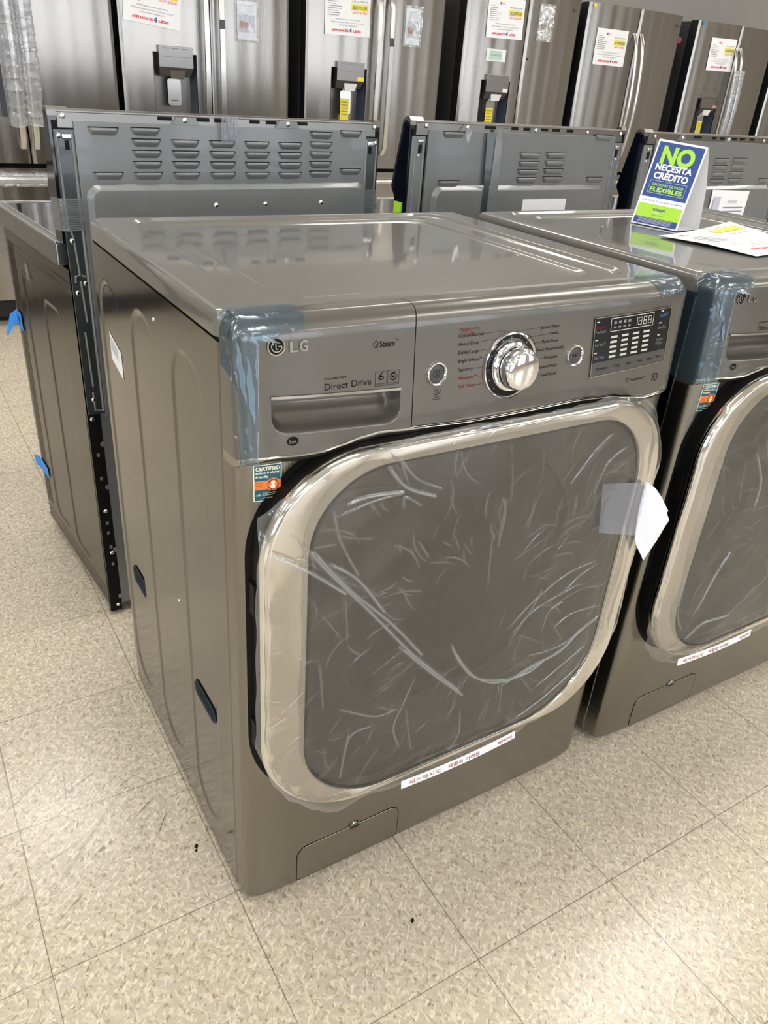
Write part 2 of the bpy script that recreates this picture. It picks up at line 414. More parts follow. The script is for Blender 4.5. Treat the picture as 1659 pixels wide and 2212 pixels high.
# ceiling lamps
lamp_m = mat('lamp_diffuser', (.9, .9, .9), 0, .5, emis=(1, .965, .90, LAMP_POWER))
frame_m = mat('lamp_frame_white', (.8, .8, .8), 0, .5)
first = None
for ix, x in enumerate((-5.0, -2.45, .10, 2.65, 5.2, 7.75)):
    for iy, y in enumerate((-4.75, -2.1, .55, 3.2)):
        if first is None:
            first = thing('ceiling_light', 'white rectangular ceiling light panel in the shop ceiling', 'ceiling light', (x, y, CEIL-.03), 0, 'ceiling light panels')
            MB().box(-.62, .62, -.32, .32, -.0, .03).build('lamp_frame', frame_m, first)
            MB().box(-.58, .58, -.28, .28, -.012, -.001).build('diffuser', lamp_m, first)
        else:
            c = copy_tree(first); c.location = (x, y, CEIL-.03)

# ================================================================ WASHER
WW, WD, WH = .757, .61, 1.026
def Dc(z): return .050 + .012*max(0, min(1, 1-(z-.86)/.15))
def se(t, D, hw, n=7):
    c, s = math.cos(t), math.sin(t)
    return (WW/2 + hw*math.copysign(abs(c)**(2/n), c), -D*abs(s)**(2/n))
def fyD(x, D, n=7):
    u = min(1, abs((x-WW/2)/(WW/2))); return -D*(1-u**n)**(1/n)
def fC(x, z, e=.0006): return (x, fyD(x, Dc(z))-e, z)
def fB(x, z, e=.0004): return (x, fyD(x, .050)-e, z)
# console lower edge, height over x
ZB = [(0, .845), (.015, .849), (.045, .850), (.076, .848), (.105, .848), (.135, .853), (.160, .858), (.19, .861), (.237, .858), (.349, .853), (.444, .854), (.534, .856), (.60, .853), (.63, .848), (.66, .843), (.69, .840), (.757, .844)]
def interp(tab, x):
    for (a, u), (b, v) in zip(tab, tab[1:]):
        if x <= b:
            t = (x-a)/(b-a); t = max(0, min(1, t)); t = t*t*(3-2*t)*.5+t*.5; return u+(v-u)*t
    return tab[-1][1]
def zb(x): return interp(ZB, x)
def xs_curve(xa, xb, step):
    """x samples dense at the rounded corners"""
    out = set()
    for k in range(0, 15):
        t = PI - k*PI/2/15*1.0; x = se(t, .05, WW/2)[0]
        if x < .03: out.add(x); out.add(WW-x)
    x = .02
    while x < WW-.02: out.add(round(x, 5)); x += step
    out |= {xa, xb}
    return sorted(q for q in out if xa-1e-9 <= q <= xb+1e-9)

def inside_pocket(x, z):
    zz = z+.055*(x-.041); top = .9345-(x-.041)*.055
    d = sd_rr(x, zz, .041, .216, .889, .985, .022)
    return d, top
def console_piece(xa, xb, pocket, step, rimlow):
    xs = xs_curve(xa, xb, step); rows = []
    zt = []
    nz = 150 if pocket else 40
    for i in range(nz+1): zt.append(i/nz)
    for x in xs:
        col = []
        z0 = zb(x)+rimlow
        col.append((x, fyD(x, Dc(z0))*.80+.0, z0-.001)); col.append((x, fyD(x, Dc(z0))*.93, z0-.0015+.0015))
        for t in zt:
            z = z0+.002+(1.000-z0-.002)*t
            y = fyD(x, Dc(z))
            if pocket:
                d, top = inside_pocket(x, z)
                if d < 0 and z < top:
                    a_ = min(1, -d/.009); b_ = min(1, max(0, (z+.055*(x-.041)-.889)/.040)); dp = .030*a_*(2-a_)*math.sin(b_*PI/2)**.8
                    y += dp
            col.append((x, y, z))
        for a in range(1, 9):   # round over to the top
            q = a/8*PI/2; R = .026
            z = 1.0+R*math.sin(q); D = Dc(1.0)-R*(1-math.cos(q))
            xx = x
            ins = min(R*(1-math.cos(q)), .010)
            xx = WW/2+(x-WW/2)*(WW/2-ins)/(WW/2)
            col.append((xx, fyD(x, D), z))
        xx = WW/2+(x-WW/2)*(WW/2-.010)/(WW/2)
        col.append((xx, -.001 if True else 0, 1.0245))
        rows.append(col)
    return rows

def groove_panel(y0, y1, z0, z1, hf, step, flat_x=0.):
    ny = int((y1-y0)/step); nz = int((z1-z0)/step)
    return [[(flat_x+hf(y0+(y1-y0)*i/ny, z0+(z1-z0)*j/nz), y0+(y1-y0)*i/ny, z0+(z1-z0)*j/nz) for i in range(ny+1)] for j in range(nz+1)]
ARCH = [(.465, .590), (.268, .393), (.072, .192)]
SLOT = [(.463, .548, .327, .365), (.080, .178, .322, .352)]
def washer_side(y, z):
    h = 0
    for (a, b) in ARCH:
        d = sd_rr(y, z, a, b, .07, .935, (b-a)/2-.001)
        h = max(h, .0024*sstep(.0025, -.0035, d))
    for (a, b, c, d_) in SLOT:
        d = sd_rr(y, z, a, b, c, d_, .0145)
        h = max(h, .014*sstep(.001, -.004, d))
    e = 0
    if y < .004: e = .004-y
    return h+e*.8

def L_outline(off, k=0):
    return rrect(-.002+off, WW+.002-off, -.002+off*.9, WD-off, max(.014-off, .006) if off < .03 else .045, 8)

def door_y(x, base): return base - .012*(1-min(1, ((x-.366)/.35)**2))
OUT = rrect(.018, .729, .240, .8625, (.165, .135, .14, .145), 14)
GLS = rrect(.079, .681, .252, .842, (.14, .15, .13, .115), 14)
def ring(off, y, base=OUT):
    cx, cz = .3665, .5525
    r = []
    for i, (x, z) in enumerate(base):
        a = base[i-1]; b = base[(i+1) % len(base)]
        t = Vector((b[0]-a[0], b[1]-a[1])).normalized(); n = Vector((t.y, -t.x))
        px, pz = x+n.x*off, z+n.y*off; r.append((px, door_y(px, y), pz))
    return r
def mixring(k, y):
    return [((1-k)*a[0]+k*b[0], door_y((1-k)*a[0]+k*b[0], y), (1-k)*a[1]+k*b[1]) for a, b in zip(OUT, GLS)]

DIAL = (.3935, .935)
def washer(label, loc, rz=0):
    t = thing('washing_machine', label, 'washing machine', loc, rz)
    # cabinet: back, bottom, right side
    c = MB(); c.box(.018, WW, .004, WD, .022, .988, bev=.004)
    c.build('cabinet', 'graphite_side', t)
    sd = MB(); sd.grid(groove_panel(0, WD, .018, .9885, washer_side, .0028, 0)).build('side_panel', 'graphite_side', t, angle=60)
    g = MB()
    for (a, b, c0, d0) in SLOT:
        for px, sc in ((.0128, 0),):
            pl = rrect(a+.005, b-.005, c0+.004, d0-.004, .010, 6)
            g.loft([[(.0006, y, z) for y, z in rrect(a-.0005, b+.0005, c0-.0005, d0+.0005, .0145, 6)], [(-.0006, y, z) for y, z in rrect(a+.0005, b-.0005, c0+.0005, d0-.0005, .0135, 6)], [(.0008, y, z) for y, z in rrect(a+.0025, b-.0025, c0+.0025, d0-.0025, .012, 6)], [(px-.0004, y, z) for y, z in pl]], 0, False, True)
    g.build('side_grip', 'grip', t)
    s = MB()
    for y in (.30,): s.lathe([(.003, 0), (.0025, -.0015), (.001, -.0022)], X=Matrix.Translation((0, .262, .945)) @ Matrix.Rotation(PI/2, 4, 'Y'), n=12)
    s.lathe([(.003, 0), (.0025, -.0015), (.001, -.0022)], X=Matrix.Translation((0, .235, .475)) @ Matrix.Rotation(PI/2, 4, 'Y'), n=12)
    s.build('side_screw', 'screw', t)
    # lid
    Ld = MB(); rings = []
    for off, z, in ((.004, .9925), (0, .994), (0, 1.012), (.001, 1.019), (.004, 1.0235), (.010, 1.026)):
        rings.append([(x, y, z) for x, y in rrect(-.002+off, WW+.002-off, -.002+off*.6, WD-off, max(.018-off*.5, .01), 8)])
    for (a, b, c0, d0, r, z) in ((.052, .697, .024, .592, .05, 1.0262), (.054, .695, .026, .590, .05, 1.0255), (.059, .690, .030, .586, .048, 1.0215), (.062, .687, .032, .584, .046, 1.021), (.098, .642, .046, .562, .046, 1.0208), (.100, .640, .048, .560, .046, 1.0202), (.105, .635, .053, .555, .045, 1.0172), (.108, .632, .056, .552, .045, 1.0168)):
        rings.append([(x, y, z) for x, y in rrect(a, b, c0, d0, r, 8)])
    rings.append([(x, y, 1.0168) for x, y in rrect(.112, .628, .060, .548, .043, 8)])
    Ld.loft(rings, 0, True, True)
    Ld.build('lid', 'paint', t, angle=30)
    MB().box(.002, WW-.002, .003, WD-.004, .986, .9935).build('lid_seam', 'gasket', t)
    # lower front
    lf = MB(); rows = []
    for x in xs_curve(0, WW, .012):
        col = []
        for k in range(0, 7):
            q = k/6*PI/2; col.append((WW/2+(x-WW/2)*(1-.012*(1-math.sin(q))), fyD(x, .050-.012*(1-math.sin(q))), .016+.020*(1-math.cos(q))))
        n = 34; zt = zb(x)-.0005
        for k in range(1, n+1): col.append((x, fyD(x, .050), .036+(zt-.036)*k/n))
        col.append((x, fyD(x, .044), zt+.002))
        rows.append(col)
    lf.grid(rows).build('front_panel', 'graphite', t, angle=50)
    MB().box(.03, WW-.03, -.02, .05, .004, .03).build('foot_rail', 'black', t)
    # console rim
    rm = MB(); rows = []
    for x in xs_curve(0, WW, .008):
        z0 = zb(x)
        rows.append([(x, fyD(x, .046), z0-.001), (x, fyD(x, .052), z0), (x, fyD(x, .0565), z0+.0025), (x, fyD(x, .060), z0+.006), (x, fyD(x, Dc(z0+.01)), z0+.010), (x, fyD(x, Dc(z0+.012)-.002), z0+.0125)])
    rm.grid(rows).build('console_rim', 'rim', t, angle=60)
    # detergent drawer (left piece) with real hand pocket
    dr = MB().grid(console_piece(0, .2345, True, .0014, .011)).build('detergent_drawer', 'console', t, angle=40)
    hs = MB()
    hs.grid([[(x, fyD(x, Dc(.93))-.0016, .9335-(x-.041)*.055+dz) for x in [.0405+(.176)*i/20 for i in range(21)]] for dz in (.0032, 0)])
    hs.grid([[(x, fyD(x, Dc(.93))-.0016+dy, .9335-(x-.041)*.055) for x in [.0405+(.176)*i/20 for i in range(21)]] for dy in (0, .02)])
    hs.build('drawer_handle_trim', 'strip', dr)
    # control panel (right piece)
    cpn = MB().grid(console_piece(.2358, WW, False, .005, .0125)).build('control_panel', 'console', t, angle=50)
    gp = MB(); gp.grid([[(x, fyD(x, Dc(z))+.0025, z) for x in (.2320, .2382)] for z in [.869+.0046*i for i in range(29)]]+[[(x, fyD(.235, Dc(1.0)-.026*(1-math.cos(a/8*PI/2)))+.0015, 1.0+.0245*math.sin(a/8*PI/2)) for x in (.2320, .2382)] for a in range(1, 9)]+[[(x, -.002, 1.0225) for x in (.2320, .2382)]])
    gp.strip(lambda x, z: (x, fyD(x, Dc(z))-.0002, z), [(.236+(WW-.02-.236)*i/40, zb(.236+(WW-.02-.236)*i/40)+.0123) for i in range(41)], .0012)
    gp.build('panel_gap', 'gasket', t)
    # printing on the drawer
    p = MB(); f = fC
    # raised round emblem and two letters (0 white-chrome, 1 ink)
    lg = MB(); ex, ez = .0485, .9945
    lg.disc(lambda x, z: f(x, z, .0010), ex, ez, .0093, 0, 28)
    lg.disc(lambda x, z: f(x, z, .0022), ex, ez, .0106, 1, 32, r_in=.0090)
    for (a0, a1, r) in ((100, 360, .0062),):
        pts = [(ex+.0005+r*math.cos(math.radians(a)), ez+r*math.sin(math.radians(a))) for a in range(a0, a1+1, 10)]
        lg.strip(lambda x, z: f(x, z, .0022), pts+[(ex+.0022, ez)], .0013, 1)
    lg.strip(lambda x, z: f(x, z, .0022), [(ex-.0005, ez+.0038), (ex-.0005, ez-.003), (ex+.0022, ez-.003)], .0013, 1)
    lg.disc(lambda x, z: f(x, z, .0022), ex-.0036, ez+.0026, .0012, 1, 10)
    lg.build('round_emblem', ['ink', 'chrome'], dr)
    le = MB()
    for ch, x0 in (('L', .0645), ('G', .0765)):
        vs, fs = _text(ch, .02)
        mn = min(v[0] for v in vs); mx = max(v[0] for v in vs); kx = .0100/(mx-mn)
        A = [f(x0+(v[0]-mn)*kx, .9870+v[1]*.0175, .0024) for v in vs]; B = [f(x0+(v[0]-mn)*kx, .9870+v[1]*.0175, 0) for v in vs]
        le.add(A, fs); nA = len(vs)
        ed = {}
        for fc in fs:
            for i in range(len(fc)):
                e = (fc[i], fc[(i+1) % len(fc)]); ed[e] = 1
        bd = [e for e in ed if (e[1], e[0]) not in ed]
        le.add(A+B, [(a, b, b+nA, a+nA) for a, b in bd])
    le.build('raised_lettering', 'rim', dr, angle=20)
    f6 = lambda x, z: f(x, z, .00035)
    # steam
    cx, cz = .178, .985
    pts = [(cx+(.0032+.0008*math.sin(5*a))*math.cos(a), cz+(.0040+.0008*math.sin(5*a))*math.sin(a)) for a in [k*2*PI/30 for k in range(31)]]
    p.strip(f6, pts, .0006); p.strip(f6, [(cx+.001, cz-.0045), (cx+.0005, cz-.001), (cx+.002, cz+.001)], .0006)
    p.text('Steam', f6, .1835, .9812, .0215, .0072, bold=.018); p.text('TM', f6, .2065, .9868, .004, .002)
    p.text('Inverter', f6, .1085, .9487, .031, .0040, 0); p.text('Direct Drive', f6, .1085, .9365, .064, .0085)
    for bx0 in (.1785, .1965):
        q = [(bx0, .9330), (bx0+.0165, .9325), (bx0+.0165, .9503), (bx0, .9508), (bx0, .9330)]
        for a, b in zip(q, q[1:]): p.strip(f6, [a, b], .0004)
    p.disc(f6, .1867, .9430, .0042, 0, 20, rz=.0030); p.strip(f6, [(.184, .9445), (.1862, .9475), (.189, .9492)], .0012)
    p.strip(f6, [(.1836, .9430), (.187, .9423), (.190, .9438)], .0010, 1)
    p.text('MOTION', f6, .1805, .9345, .0125, .0018)
    p.disc(f6, .2047, .9425, .0050, 0, 20, r_in=.0036); p.disc(f6, .2047, .9425, .0018, 0, 12); p.strip(f6, [(.2, .945), (.203, .948), (.2075, .9485)], .0010)
    p.text('TurboWash', f6, .1985, .9345, .0125, .0014)
    # energy mark and he mark
    q = [(.0425, .8715), (.0565, .8707), (.0565, .8855), (.0425, .8863), (.0425, .8715)]
    for a, b in zip(q, q[1:]): p.strip(f6, [a, b], .0004, 1)
    p.strip(f6, [(.044+.011*i/8, .8800+.003*math.sin(i*PI/8)) for i in range(9)], .0004, 1); p.text('energy', f6, .0440, .8768, .0095, .0018, 1); p.text('ENERGY STAR', f6, .0437, .8728, .0115, .0010, 1)
    p.disc(f6, .0665, .8790, .0075, 0, 24, rz=.0056)
    p.text('he', lambda x, z: f(x, z, .0006), .0620, .8762, .009, .0055, 2, bold=.02)
    p.build('drawer_printing', ['ink', 'greyink', 'console'], dr)
    # dial
    dk = MB(); X = Matrix.Translation(f(*DIAL, 0)) @ Matrix.Rotation(math.radians(-5), 4, 'X') @ Matrix.Rotation(PI/2, 4, 'X')
    dl = MB().lathe([(.0455, -.004), (.0455, .0018), (.0440, .0026), (.0432, .0012), (.0425, .0004)], X=X, n=64, c0=False, c1=False).build('dial_ring', 'chrome', cpn)
    MB().lathe([(.0428, .0005), (.036, .0002), (.028, -.0005)], X=X, n=48, c0=False).build('dial_recess', 'panel', dl)
    MB().lathe([(.0350, -.002), (.0350, .004), (.0335, .0070), (.0300, .0078), (.0292, .010), (.0296, .016), (.0292, .023), (.0280, .0275), (.0255, .0302), (.0215, .0315), (.010, .0322), (.001, .0323)], X=X, n=64).build('selector_knob', 'chrome', cpn)
    tk = MB()
    for a in range(-60, 241, 22):
        r0, r1 = .0375, .0405
        a_ = math.radians(a); tk.strip(lambda x, y: tuple(X @ Vector((x, y, .0012))), [(r0*math.cos(a_), r0*math.sin(a_)), (r1*math.cos(a_), r1*math.sin(a_))], .0012)
    tk.build('dial_ticks', 'seg', cpn)
    # cycle names
    p = MB()
    rows = [('STEAM CYCLE', .302, .9885, .034, 1), ('Cotton/Normal', .302, .9815, .041, 0), ('Heavy Duty', .303, .9708, .0325, 0), ('Bulky/Large', .3035, .9597, .034, 0), ('Bright Whites\u2122', .304, .9485, .039, 0), ('Sanitary', .305, .9368, .024, 0), ('Allergiene\u2122', .3055, .9255, .031, 1), ('Tub Clean', .3065, .9140, .0275, 1),
            ('Jumbo Wash', .4415, .9805, .034, 0), ('Towels', .4565, .9710, .0195, 0), ('Perm Press', .4470, .9605, .030, 0), ('Hand Wash/Wool', .4400, .9495, .041, 0), ('Delicates', .4540, .9375, .025, 0), ('Speed Wash', .4470, .9247, .033, 0), ('Small Load', .4515, .9130, .029, 0)]
    for s_t, x, z, w_, mi in rows: p.text(s_t, f6, x, z, w_, .0046, mi)
    p.strip(f6, [(.302, .9866), (.336, .9862)], .0004, 1)
    for i in range(7):
        x = .4825+i*.0; 
    p.text('[00]', f6, .4825, .9497, .006, .0040)
    for (a, b, c0, d0) in ((.345, .983, .376, .984), (.337, .9728, .362, .9745), (.339, .9615, .352, .962), (.3445, .9505, .3495, .951), (.331, .9385, .347, .939), (.338, .9268, .346, .927), (.3355, .9155, .350, .9165), (.440, .9825, .402, .982), (.4555, .9728, .418, .971), (.446, .9622, .430, .962), (.4385, .951, .437, .951), (.453, .939, .440, .9395), (.446, .926, .440, .926), (.4505, .9145, .437, .915)):
        p.strip(f6, [(a, b), (c0, d0)], .00035)
    p.strip(f6, [(.376, .984), (.383, .981)], .00035); p.strip(f6, [(.402, .982), (.398, .980)], .00035)
    p.strip(f6, [(DIAL[0]+.0482*math.cos(math.radians(a)), DIAL[1]+.0482*math.sin(math.radians(a))) for a in range(97, 210, 4)], .0005, 1)
    p.strip(f6, [(DIAL[0]+.0482*math.cos(math.radians(a)), DIAL[1]+.0482*math.sin(math.radians(a))) for a in range(-28, 62, 4)], .0005)
    # small diagnosis mark
    p.disc(f6, .2715, .9135, .0040, 0, 20, r_in=.0034); p.disc(f6, .2715, .9135, .0014, 0, 4); p.strip(f6, [(.275, .910), (.2775, .9125), (.2785, .9165)], .0005)
    p.text('Smart', f6, .2735, .9065, .008, .0016, align='c'); p.text('Diagnosis\u2122', f6, .2735, .9035, .0155, .0018, align='c')
    p.text('TrueBalance\u2122', f6, .6375, .8832, .036, .0046); p.text('Anti-Vibration System', f6, .6385, .8805, .0260, .0012, 2)
    for a in (90, 210, 330):
        a_ = math.radians(a); p.strip(f6, [(.6325+.0026*math.cos(a_+k), .8862+.0026*math.sin(a_+k)) for k in (0, .5, 1.0, 1.5)], .0012)
    q = [(.6865, .8655), (.7085, .8665), (.7085, .9015), (.6860, .9005), (.6865, .8655)]
    for a, b in zip(q, q[1:]): p.strip(f6, [a, b], .0004, 2)
    p.strip(f6, [(.6925, .876), (.6925, .889)], .0014); p.disc(f6, .7005, .8822, .0052, 0, 24, rz=.0064, r_in=.0040); p.text('YEAR', f6, .7005, .8815, .006, .0016, align='c')
    p.text('Inverter Direct', f6, .6975, .8960, .017, .0013, 2, align='c'); p.text('Drive Motor', f6, .6975, .8935, .012, .0013, 2, align='c'); p.text('WARRANTY', f6, .6975, .8690, .012, .0013, 2, align='c')
    p.text('Ultra Large Capacity Washer', f6, .658, .9925, .044, .0016)
    p.build('panel_printing', ['ink', 'redink', 'greyink'], cpn)
    # buttons
    for (bx0, bz, icon) in ((.2700, .9385, 0), (.5120, .9372, 1)):
        X = Matrix.Translation(f(bx0, bz, 0)) @ Matrix.Rotation(math.radians(-5), 4, 'X') @ Matrix.Rotation(PI/2, 4, 'X')
        b = MB().lathe([(.0120, .0015), (.0122, .0005), (.0105, .0012), (.001, .0014)], X=X, n=32, c0=False).build('push_button', 'darkgrey', cpn)
        MB().lathe([(.0158, -.002), (.0158, .0022), (.0148, .0038), (.0132, .0036), (.0120, .0015)], X=X, n=40, c0=False, c1=False).build('button_ring', 'chrome', b)
        ic = MB(); g6 = lambda x, y: tuple(X @ Vector((x, y, .0017)))
        if icon == 0: ic.disc(g6, 0, 0, .0052, 0, 20, r_in=.0044); ic.strip(g6, [(0, -.003), (0, .003)], .0008)
        else:
            ic.add([g6(-.004, -.0025), g6(-.004, .0025), g6(0, 0)], [(0, 1, 2)]); ic.strip(g6, [(.0015, -.0025), (.0015, .0025)], .0008); ic.strip(g6, [(.0035, -.0025), (.0035, .0025)], .0008)
        ic.build('button_symbol', 'gasket', b)
    # display
    dq = [(.5495, .9000), (.7125, .9065), (.7080, .9905), (.5435, .9870)]
    def bl(u, v, e=.0012):
        a = [dq[0][i]*(1-u)+dq[1][i]*u for i in (0, 1)]; b = [dq[3][i]*(1-u)+dq[2][i]*u for i in (0, 1)]
        x, z = a[0]*(1-v)+b[0]*v, a[1]*(1-v)+b[1]*v
        return f(x, z, e)
    ds = MB(); ds.grid([[bl(i/12, v) for i in range(13)] for v in (0, .24)], 1); ds.grid([[bl(i/12, v) for i in range(13)] for v in (.24, 1)], 0)
    dso = ds.build('display_window', ['panel', 'panel2'], cpn)
    fr_ = MB(); B2 = lambda u, v: bl(u, v, .0018)
    for a, b in (((0, 0), (1, 0)), ((1, 0), (1, 1)), ((1, 1), (0, 1)), ((0, 1), (0, 0))):
        pts = [(a[0]+(b[0]-a[0])*i/12, a[1]+(b[1]-a[1])*i/12) for i in range(13)]
        wd_ = .009 if a[0] != b[0] else .018
        L_, R_ = [], []
        for (u, v) in pts:
            if a[0] != b[0]: L_.append(bl(u, v-.008, .0020)); R_.append(bl(u, v+.008, .0020))
            else: L_.append(bl(u-.004, v, .0020)); R_.append(bl(u+.004, v, .0020))
        fr_.grid([L_, R_])
    fr_.build('display_frame', 'rim', dso)
    lc = MB()
    for a, b in (((.20, .74), (.75, .74)), ((.75, .74), (.75, .96)), ((.75, .96), (.20, .96)), ((.20, .96), (.20, .74))):
        for i in range(1):
            if a[0] != b[0]: lc.grid([[B2(a[0], a[1]-.006), B2(b[0], b[1]-.006)], [B2(a[0], a[1]+.006), B2(b[0], b[1]+.006)]], 0)
            else: lc.grid([[B2(a[0]-.003, a[1]), B2(b[0]-.003, b[1])], [B2(a[0]+.003, a[1]), B2(b[0]+.003, b[1])]], 0)
    def seg8(u0, v0, w_, h_):
        t_ = .16
        for (a, b, c0, d0) in ((0, 0, 1, t_*.6), (0, .5-t_*.3, 1, .5+t_*.3), (0, 1-t_*.6, 1, 1), (0, 0, t_, .48), (0, .52, t_, 1), (1-t_, 0, 1, .48), (1-t_, .52, 1, 1)):
            lc.grid([[B2(u0+a*w_+.06*w_*b, v0+b*h_), B2(u0+c0*w_, v0+b*h_)], [B2(u0+a*w_+.06*w_*d0, v0+d0*h_), B2(u0+c0*w_, v0+d0*h_)]], 0)
    for u0 in (.55, .615, .68): seg8(u0, .78, .045, .14)
    lc.grid([[B2(.53, .78), B2(.537, .78)], [B2(.53, .92), B2(.537, .92)]], 0)
    for i in range(4):
        for (vv, hh) in ((.86, .05), (.79, .03)): lc.grid([[B2(.235+i*.06, vv), B2(.27+i*.06, vv)], [B2(.235+i*.06, vv+hh), B2(.27+i*.06, vv+hh)]], 1)
    for r_ in range(5):
        for c0 in range(4):
            u0, v0 = .21+c0*.142, .285+r_*.085
            lc.grid([[B2(u0, v0), B2(u0+.085, v0)], [B2(u0, v0+.038), B2(u0+.085, v0+.038)]], 2 if r_ < 5 else 1)
    for s_t, u0, v0, w_, mi in (('Steam', .02, .82, .11, 3), ('Fresh Care', .02, .74, .12, 1), ('Cold Wash\u2122', .02, .52, .13, 1), ('Delay Wash', .02, .30, .13, 1), ('TurboWash\u2122', .83, .86, .13, 4), ('Rinse+Spin', .83, .64, .12, 1), ('Custom', .83, .42, .10, 1), ('Program', .83, .36, .10, 1),
                            ('Prewash', .30, .93, 0, 1)):
        if w_: lc.text(s_t, lambda x, z: B2(x, z), u0, v0, w_, .055, mi)
    for s_t, u0, w_ in (('Temp', .30, .07), ('Spin', .46, .06), ('Soil', .61, .06), ('Signal', .74, .07), ('Rinse', .87, .07), ('Detergent', .07, .14)): lc.text(s_t, lambda x, z: B2(x, z), u0, .10, w_, .05, 5)
    for (u, v) in ((.02, .92), (.02, .62), (.02, .40), (.85, .95), (.84, .74), (.84, .52)): lc.grid([[B2(u, v), B2(u+.035, v)], [B2(u, v+.02), B2(u+.035, v+.02)]], 0)
    lc.build('display_legend', ['lcd', 'seg', 'lcd', 'redink', 'bluink', 'ink'], dso)
    # certification sticker on the lower front
    st = MB(); e1 = lambda x, z: fB(x, z, .0008); e2 = lambda x, z: fB(x, z, .0011); e3 = lambda x, z: fB(x, z, .0014)
    x0, x1, z0, z1 = .0225, .0555, .7995, .8470
    st.grid([[fB(x, z, .0006) for x in [x0-.0012+(x1-x0+.0024)*i/8 for i in range(9)]] for z in (z0-.0012, z1+.0012)], 1)
    st.grid([[e1(x, z) for x in [x0+(x1-x0)*i/8 for i in range(9)]] for z in (z0, z1)], 0)
    st.grid([[e2(x, z) for x in [x0+(x1-x0)*i/8 for i in range(9)]] for z in (.8145, .8265)], 2); st.disc(e2, .0455, .8205, .0088, 2)
    st.disc(e3, .0455, .8205, .0072, 3, r_in=.0062); st.disc(e3, .0455, .8228, .0028, 1, 12); st.disc(e3, .0455, .8175, .0034, 1, 12); st.strip(e3, [(.0405, .8255), (.0505, .8155)], .0010, 3)
    st.text('CERTIFIED', e2, .0238, .8405, .0305, .0048, 1, bold=.03); st.text('asthma & allergy', e2, .0238, .8360, .030, .0030, 1, bold=.02); st.text('friendly', e2, .0238, .8307, .016, .0032, 1, bold=.02)
    for i_, s_t in enumerate(('Reduces', 'allergens', 'in laundry')): st.text(s_t, e3, .0238, .8232-.003*i_, .009, .0013, 3)
    st.text('Asthma and Allergy', e2, .032, .8085, .020, .0018, 1); st.text('Foundation of America', e2, .032, .8060, .022, .0018, 1); st.text('aafa.org/certified', e2, .032, .8022, .015, .0015, 1)
    st.text('aafa', e2, .0245, .8060, .006, .0030, 1)
    st.build('certification_sticker', ['teal', 'cream', 'orange', 'redink'], t)['label'] = 'teal and orange certified sticker'
    # paper label on the side
    sl = MB(); S1 = lambda y, z: (.0018, y, z); S2 = lambda y, z: (.0014, y, z)
    sl.grid([[S1(.552, .846), S1(.480, .828)], [S1(.552, .797), S1(.480, .780)]], 0)
    for i in range(5):
        zz = .837-.0045*i
        sl.grid([[S2(.546, zz), S2(.502, zz-.0105)], [S2(.546, zz-.0015), S2(.502, zz-.012)]], 1)
    sl.build('side_label', ['white', 'greyink'], t)['label'] = 'white paper label'
    # filter cover
    fp = rrect(.0895, .294, .030, .111, (.006, .006, .020, .022), 8)
    fcv = MB(); n = len(fp)
    fcv.loft([[fB(x, z, .0004) for x, z in fp], [fB(x, z, .0012) for x, z in rrect(.0905, .293, .031, .110, (.006, .006, .019, .021), 8)]], 0, False, False)
    fi = rrect(.0905, .293, .031, .110, (.006, .006, .019, .021), 8)
    # fan-fill in strips for curvature
    mid = [fB(.0905+(.293-.0905)*(i/(n-1)), .07, .0012) for i in range(n)]
    fcv.add([fB(x, z, .0012) for x, z in fi], [tuple(range(n))])
    fco = fcv.build('filter_cover', 'graphite', t)
    gv = MB(); cl = fp+[fp[0]]; gv.strip(lambda x, z: fB(x, z, .0007), [(x, z) for x, z in cl], .0016); gv.build('cover_gap', 'gasket', fco)
    X = Matrix.Translation(fB(.1995, .1105, 0)) @ Matrix.Rotation(PI/2, 4, 'X')
    lk = MB(); lk.lathe([(.0105, .0), (.0105, .002), (.009, .0035), (.001, .0038)], X=X, n=24, m=0); lk.box(-.009, .009, -.0012, .0012, .0036, .0042, 1, X=X)
    lk.build('cover_latch', ['graphite_side', 'gasket'], fco)
    # ---- door
    d = MB(); d.loft([ring(.001, -.020), ring(.001, -.066), ring(-.003, -.070)], 0, False, False); d.loft([[(x, fyD(x, .050)-.0011, z) for x, _, z in ring(o_, 0)] for o_ in (-.010, .0085)], 0)
    dr_ = d.build('door', 'gasket', t, angle=40)
    fm = MB(); fm.loft([ring(.000, -.066), ring(.0025, -.070), ring(.0025, -.076), ring(0, -.0815), mixring(.05, -.0842), mixring(.12, -.0852), mixring(.5, -.0850), mixring(.93, -.0842), mixring(.97, -.0834), mixring(1, -.080)], 0)
    fm.build('door_frame', 'frame', dr_, angle=60)
    dg = MB(); dg.loft([mixring(.93, -.0750), mixring(1.0, -.0802), mixring(1.022, -.0806)], 0); 
    dg.build('glass_seal', 'gasket', dr_)
    gg = MB(); cx, cz = .370, .5525
    def scl(k, y):
        o = []
        for (x, z) in GLS:
            px, pz = cx+(x-cx)*k, cz+(z-cz)*k; r2_ = 1-k*k
            o.append((px, door_y(px, y)-.006*r2_, pz))
        return o
    gg.loft([scl(k_, -.0803) for k_ in (.985, .93, .85, .75, .6, .45, .3, .15, .02)], 0, False, True)
    # inner bowl seen through the glass
    gb = MB(); X = Matrix.Translation((.350, -.052, .595)) @ Matrix.Rotation(PI/2, 4, 'X')
    gb.lathe([(.232, .0), (.215, -.004), (.200, -.010), (.16, -.045), (.10, -.07), (.001, -.08)], X=X, n=56, c0=False)
    gb.build('door_bowl', 'bowl', dr_, angle=60)
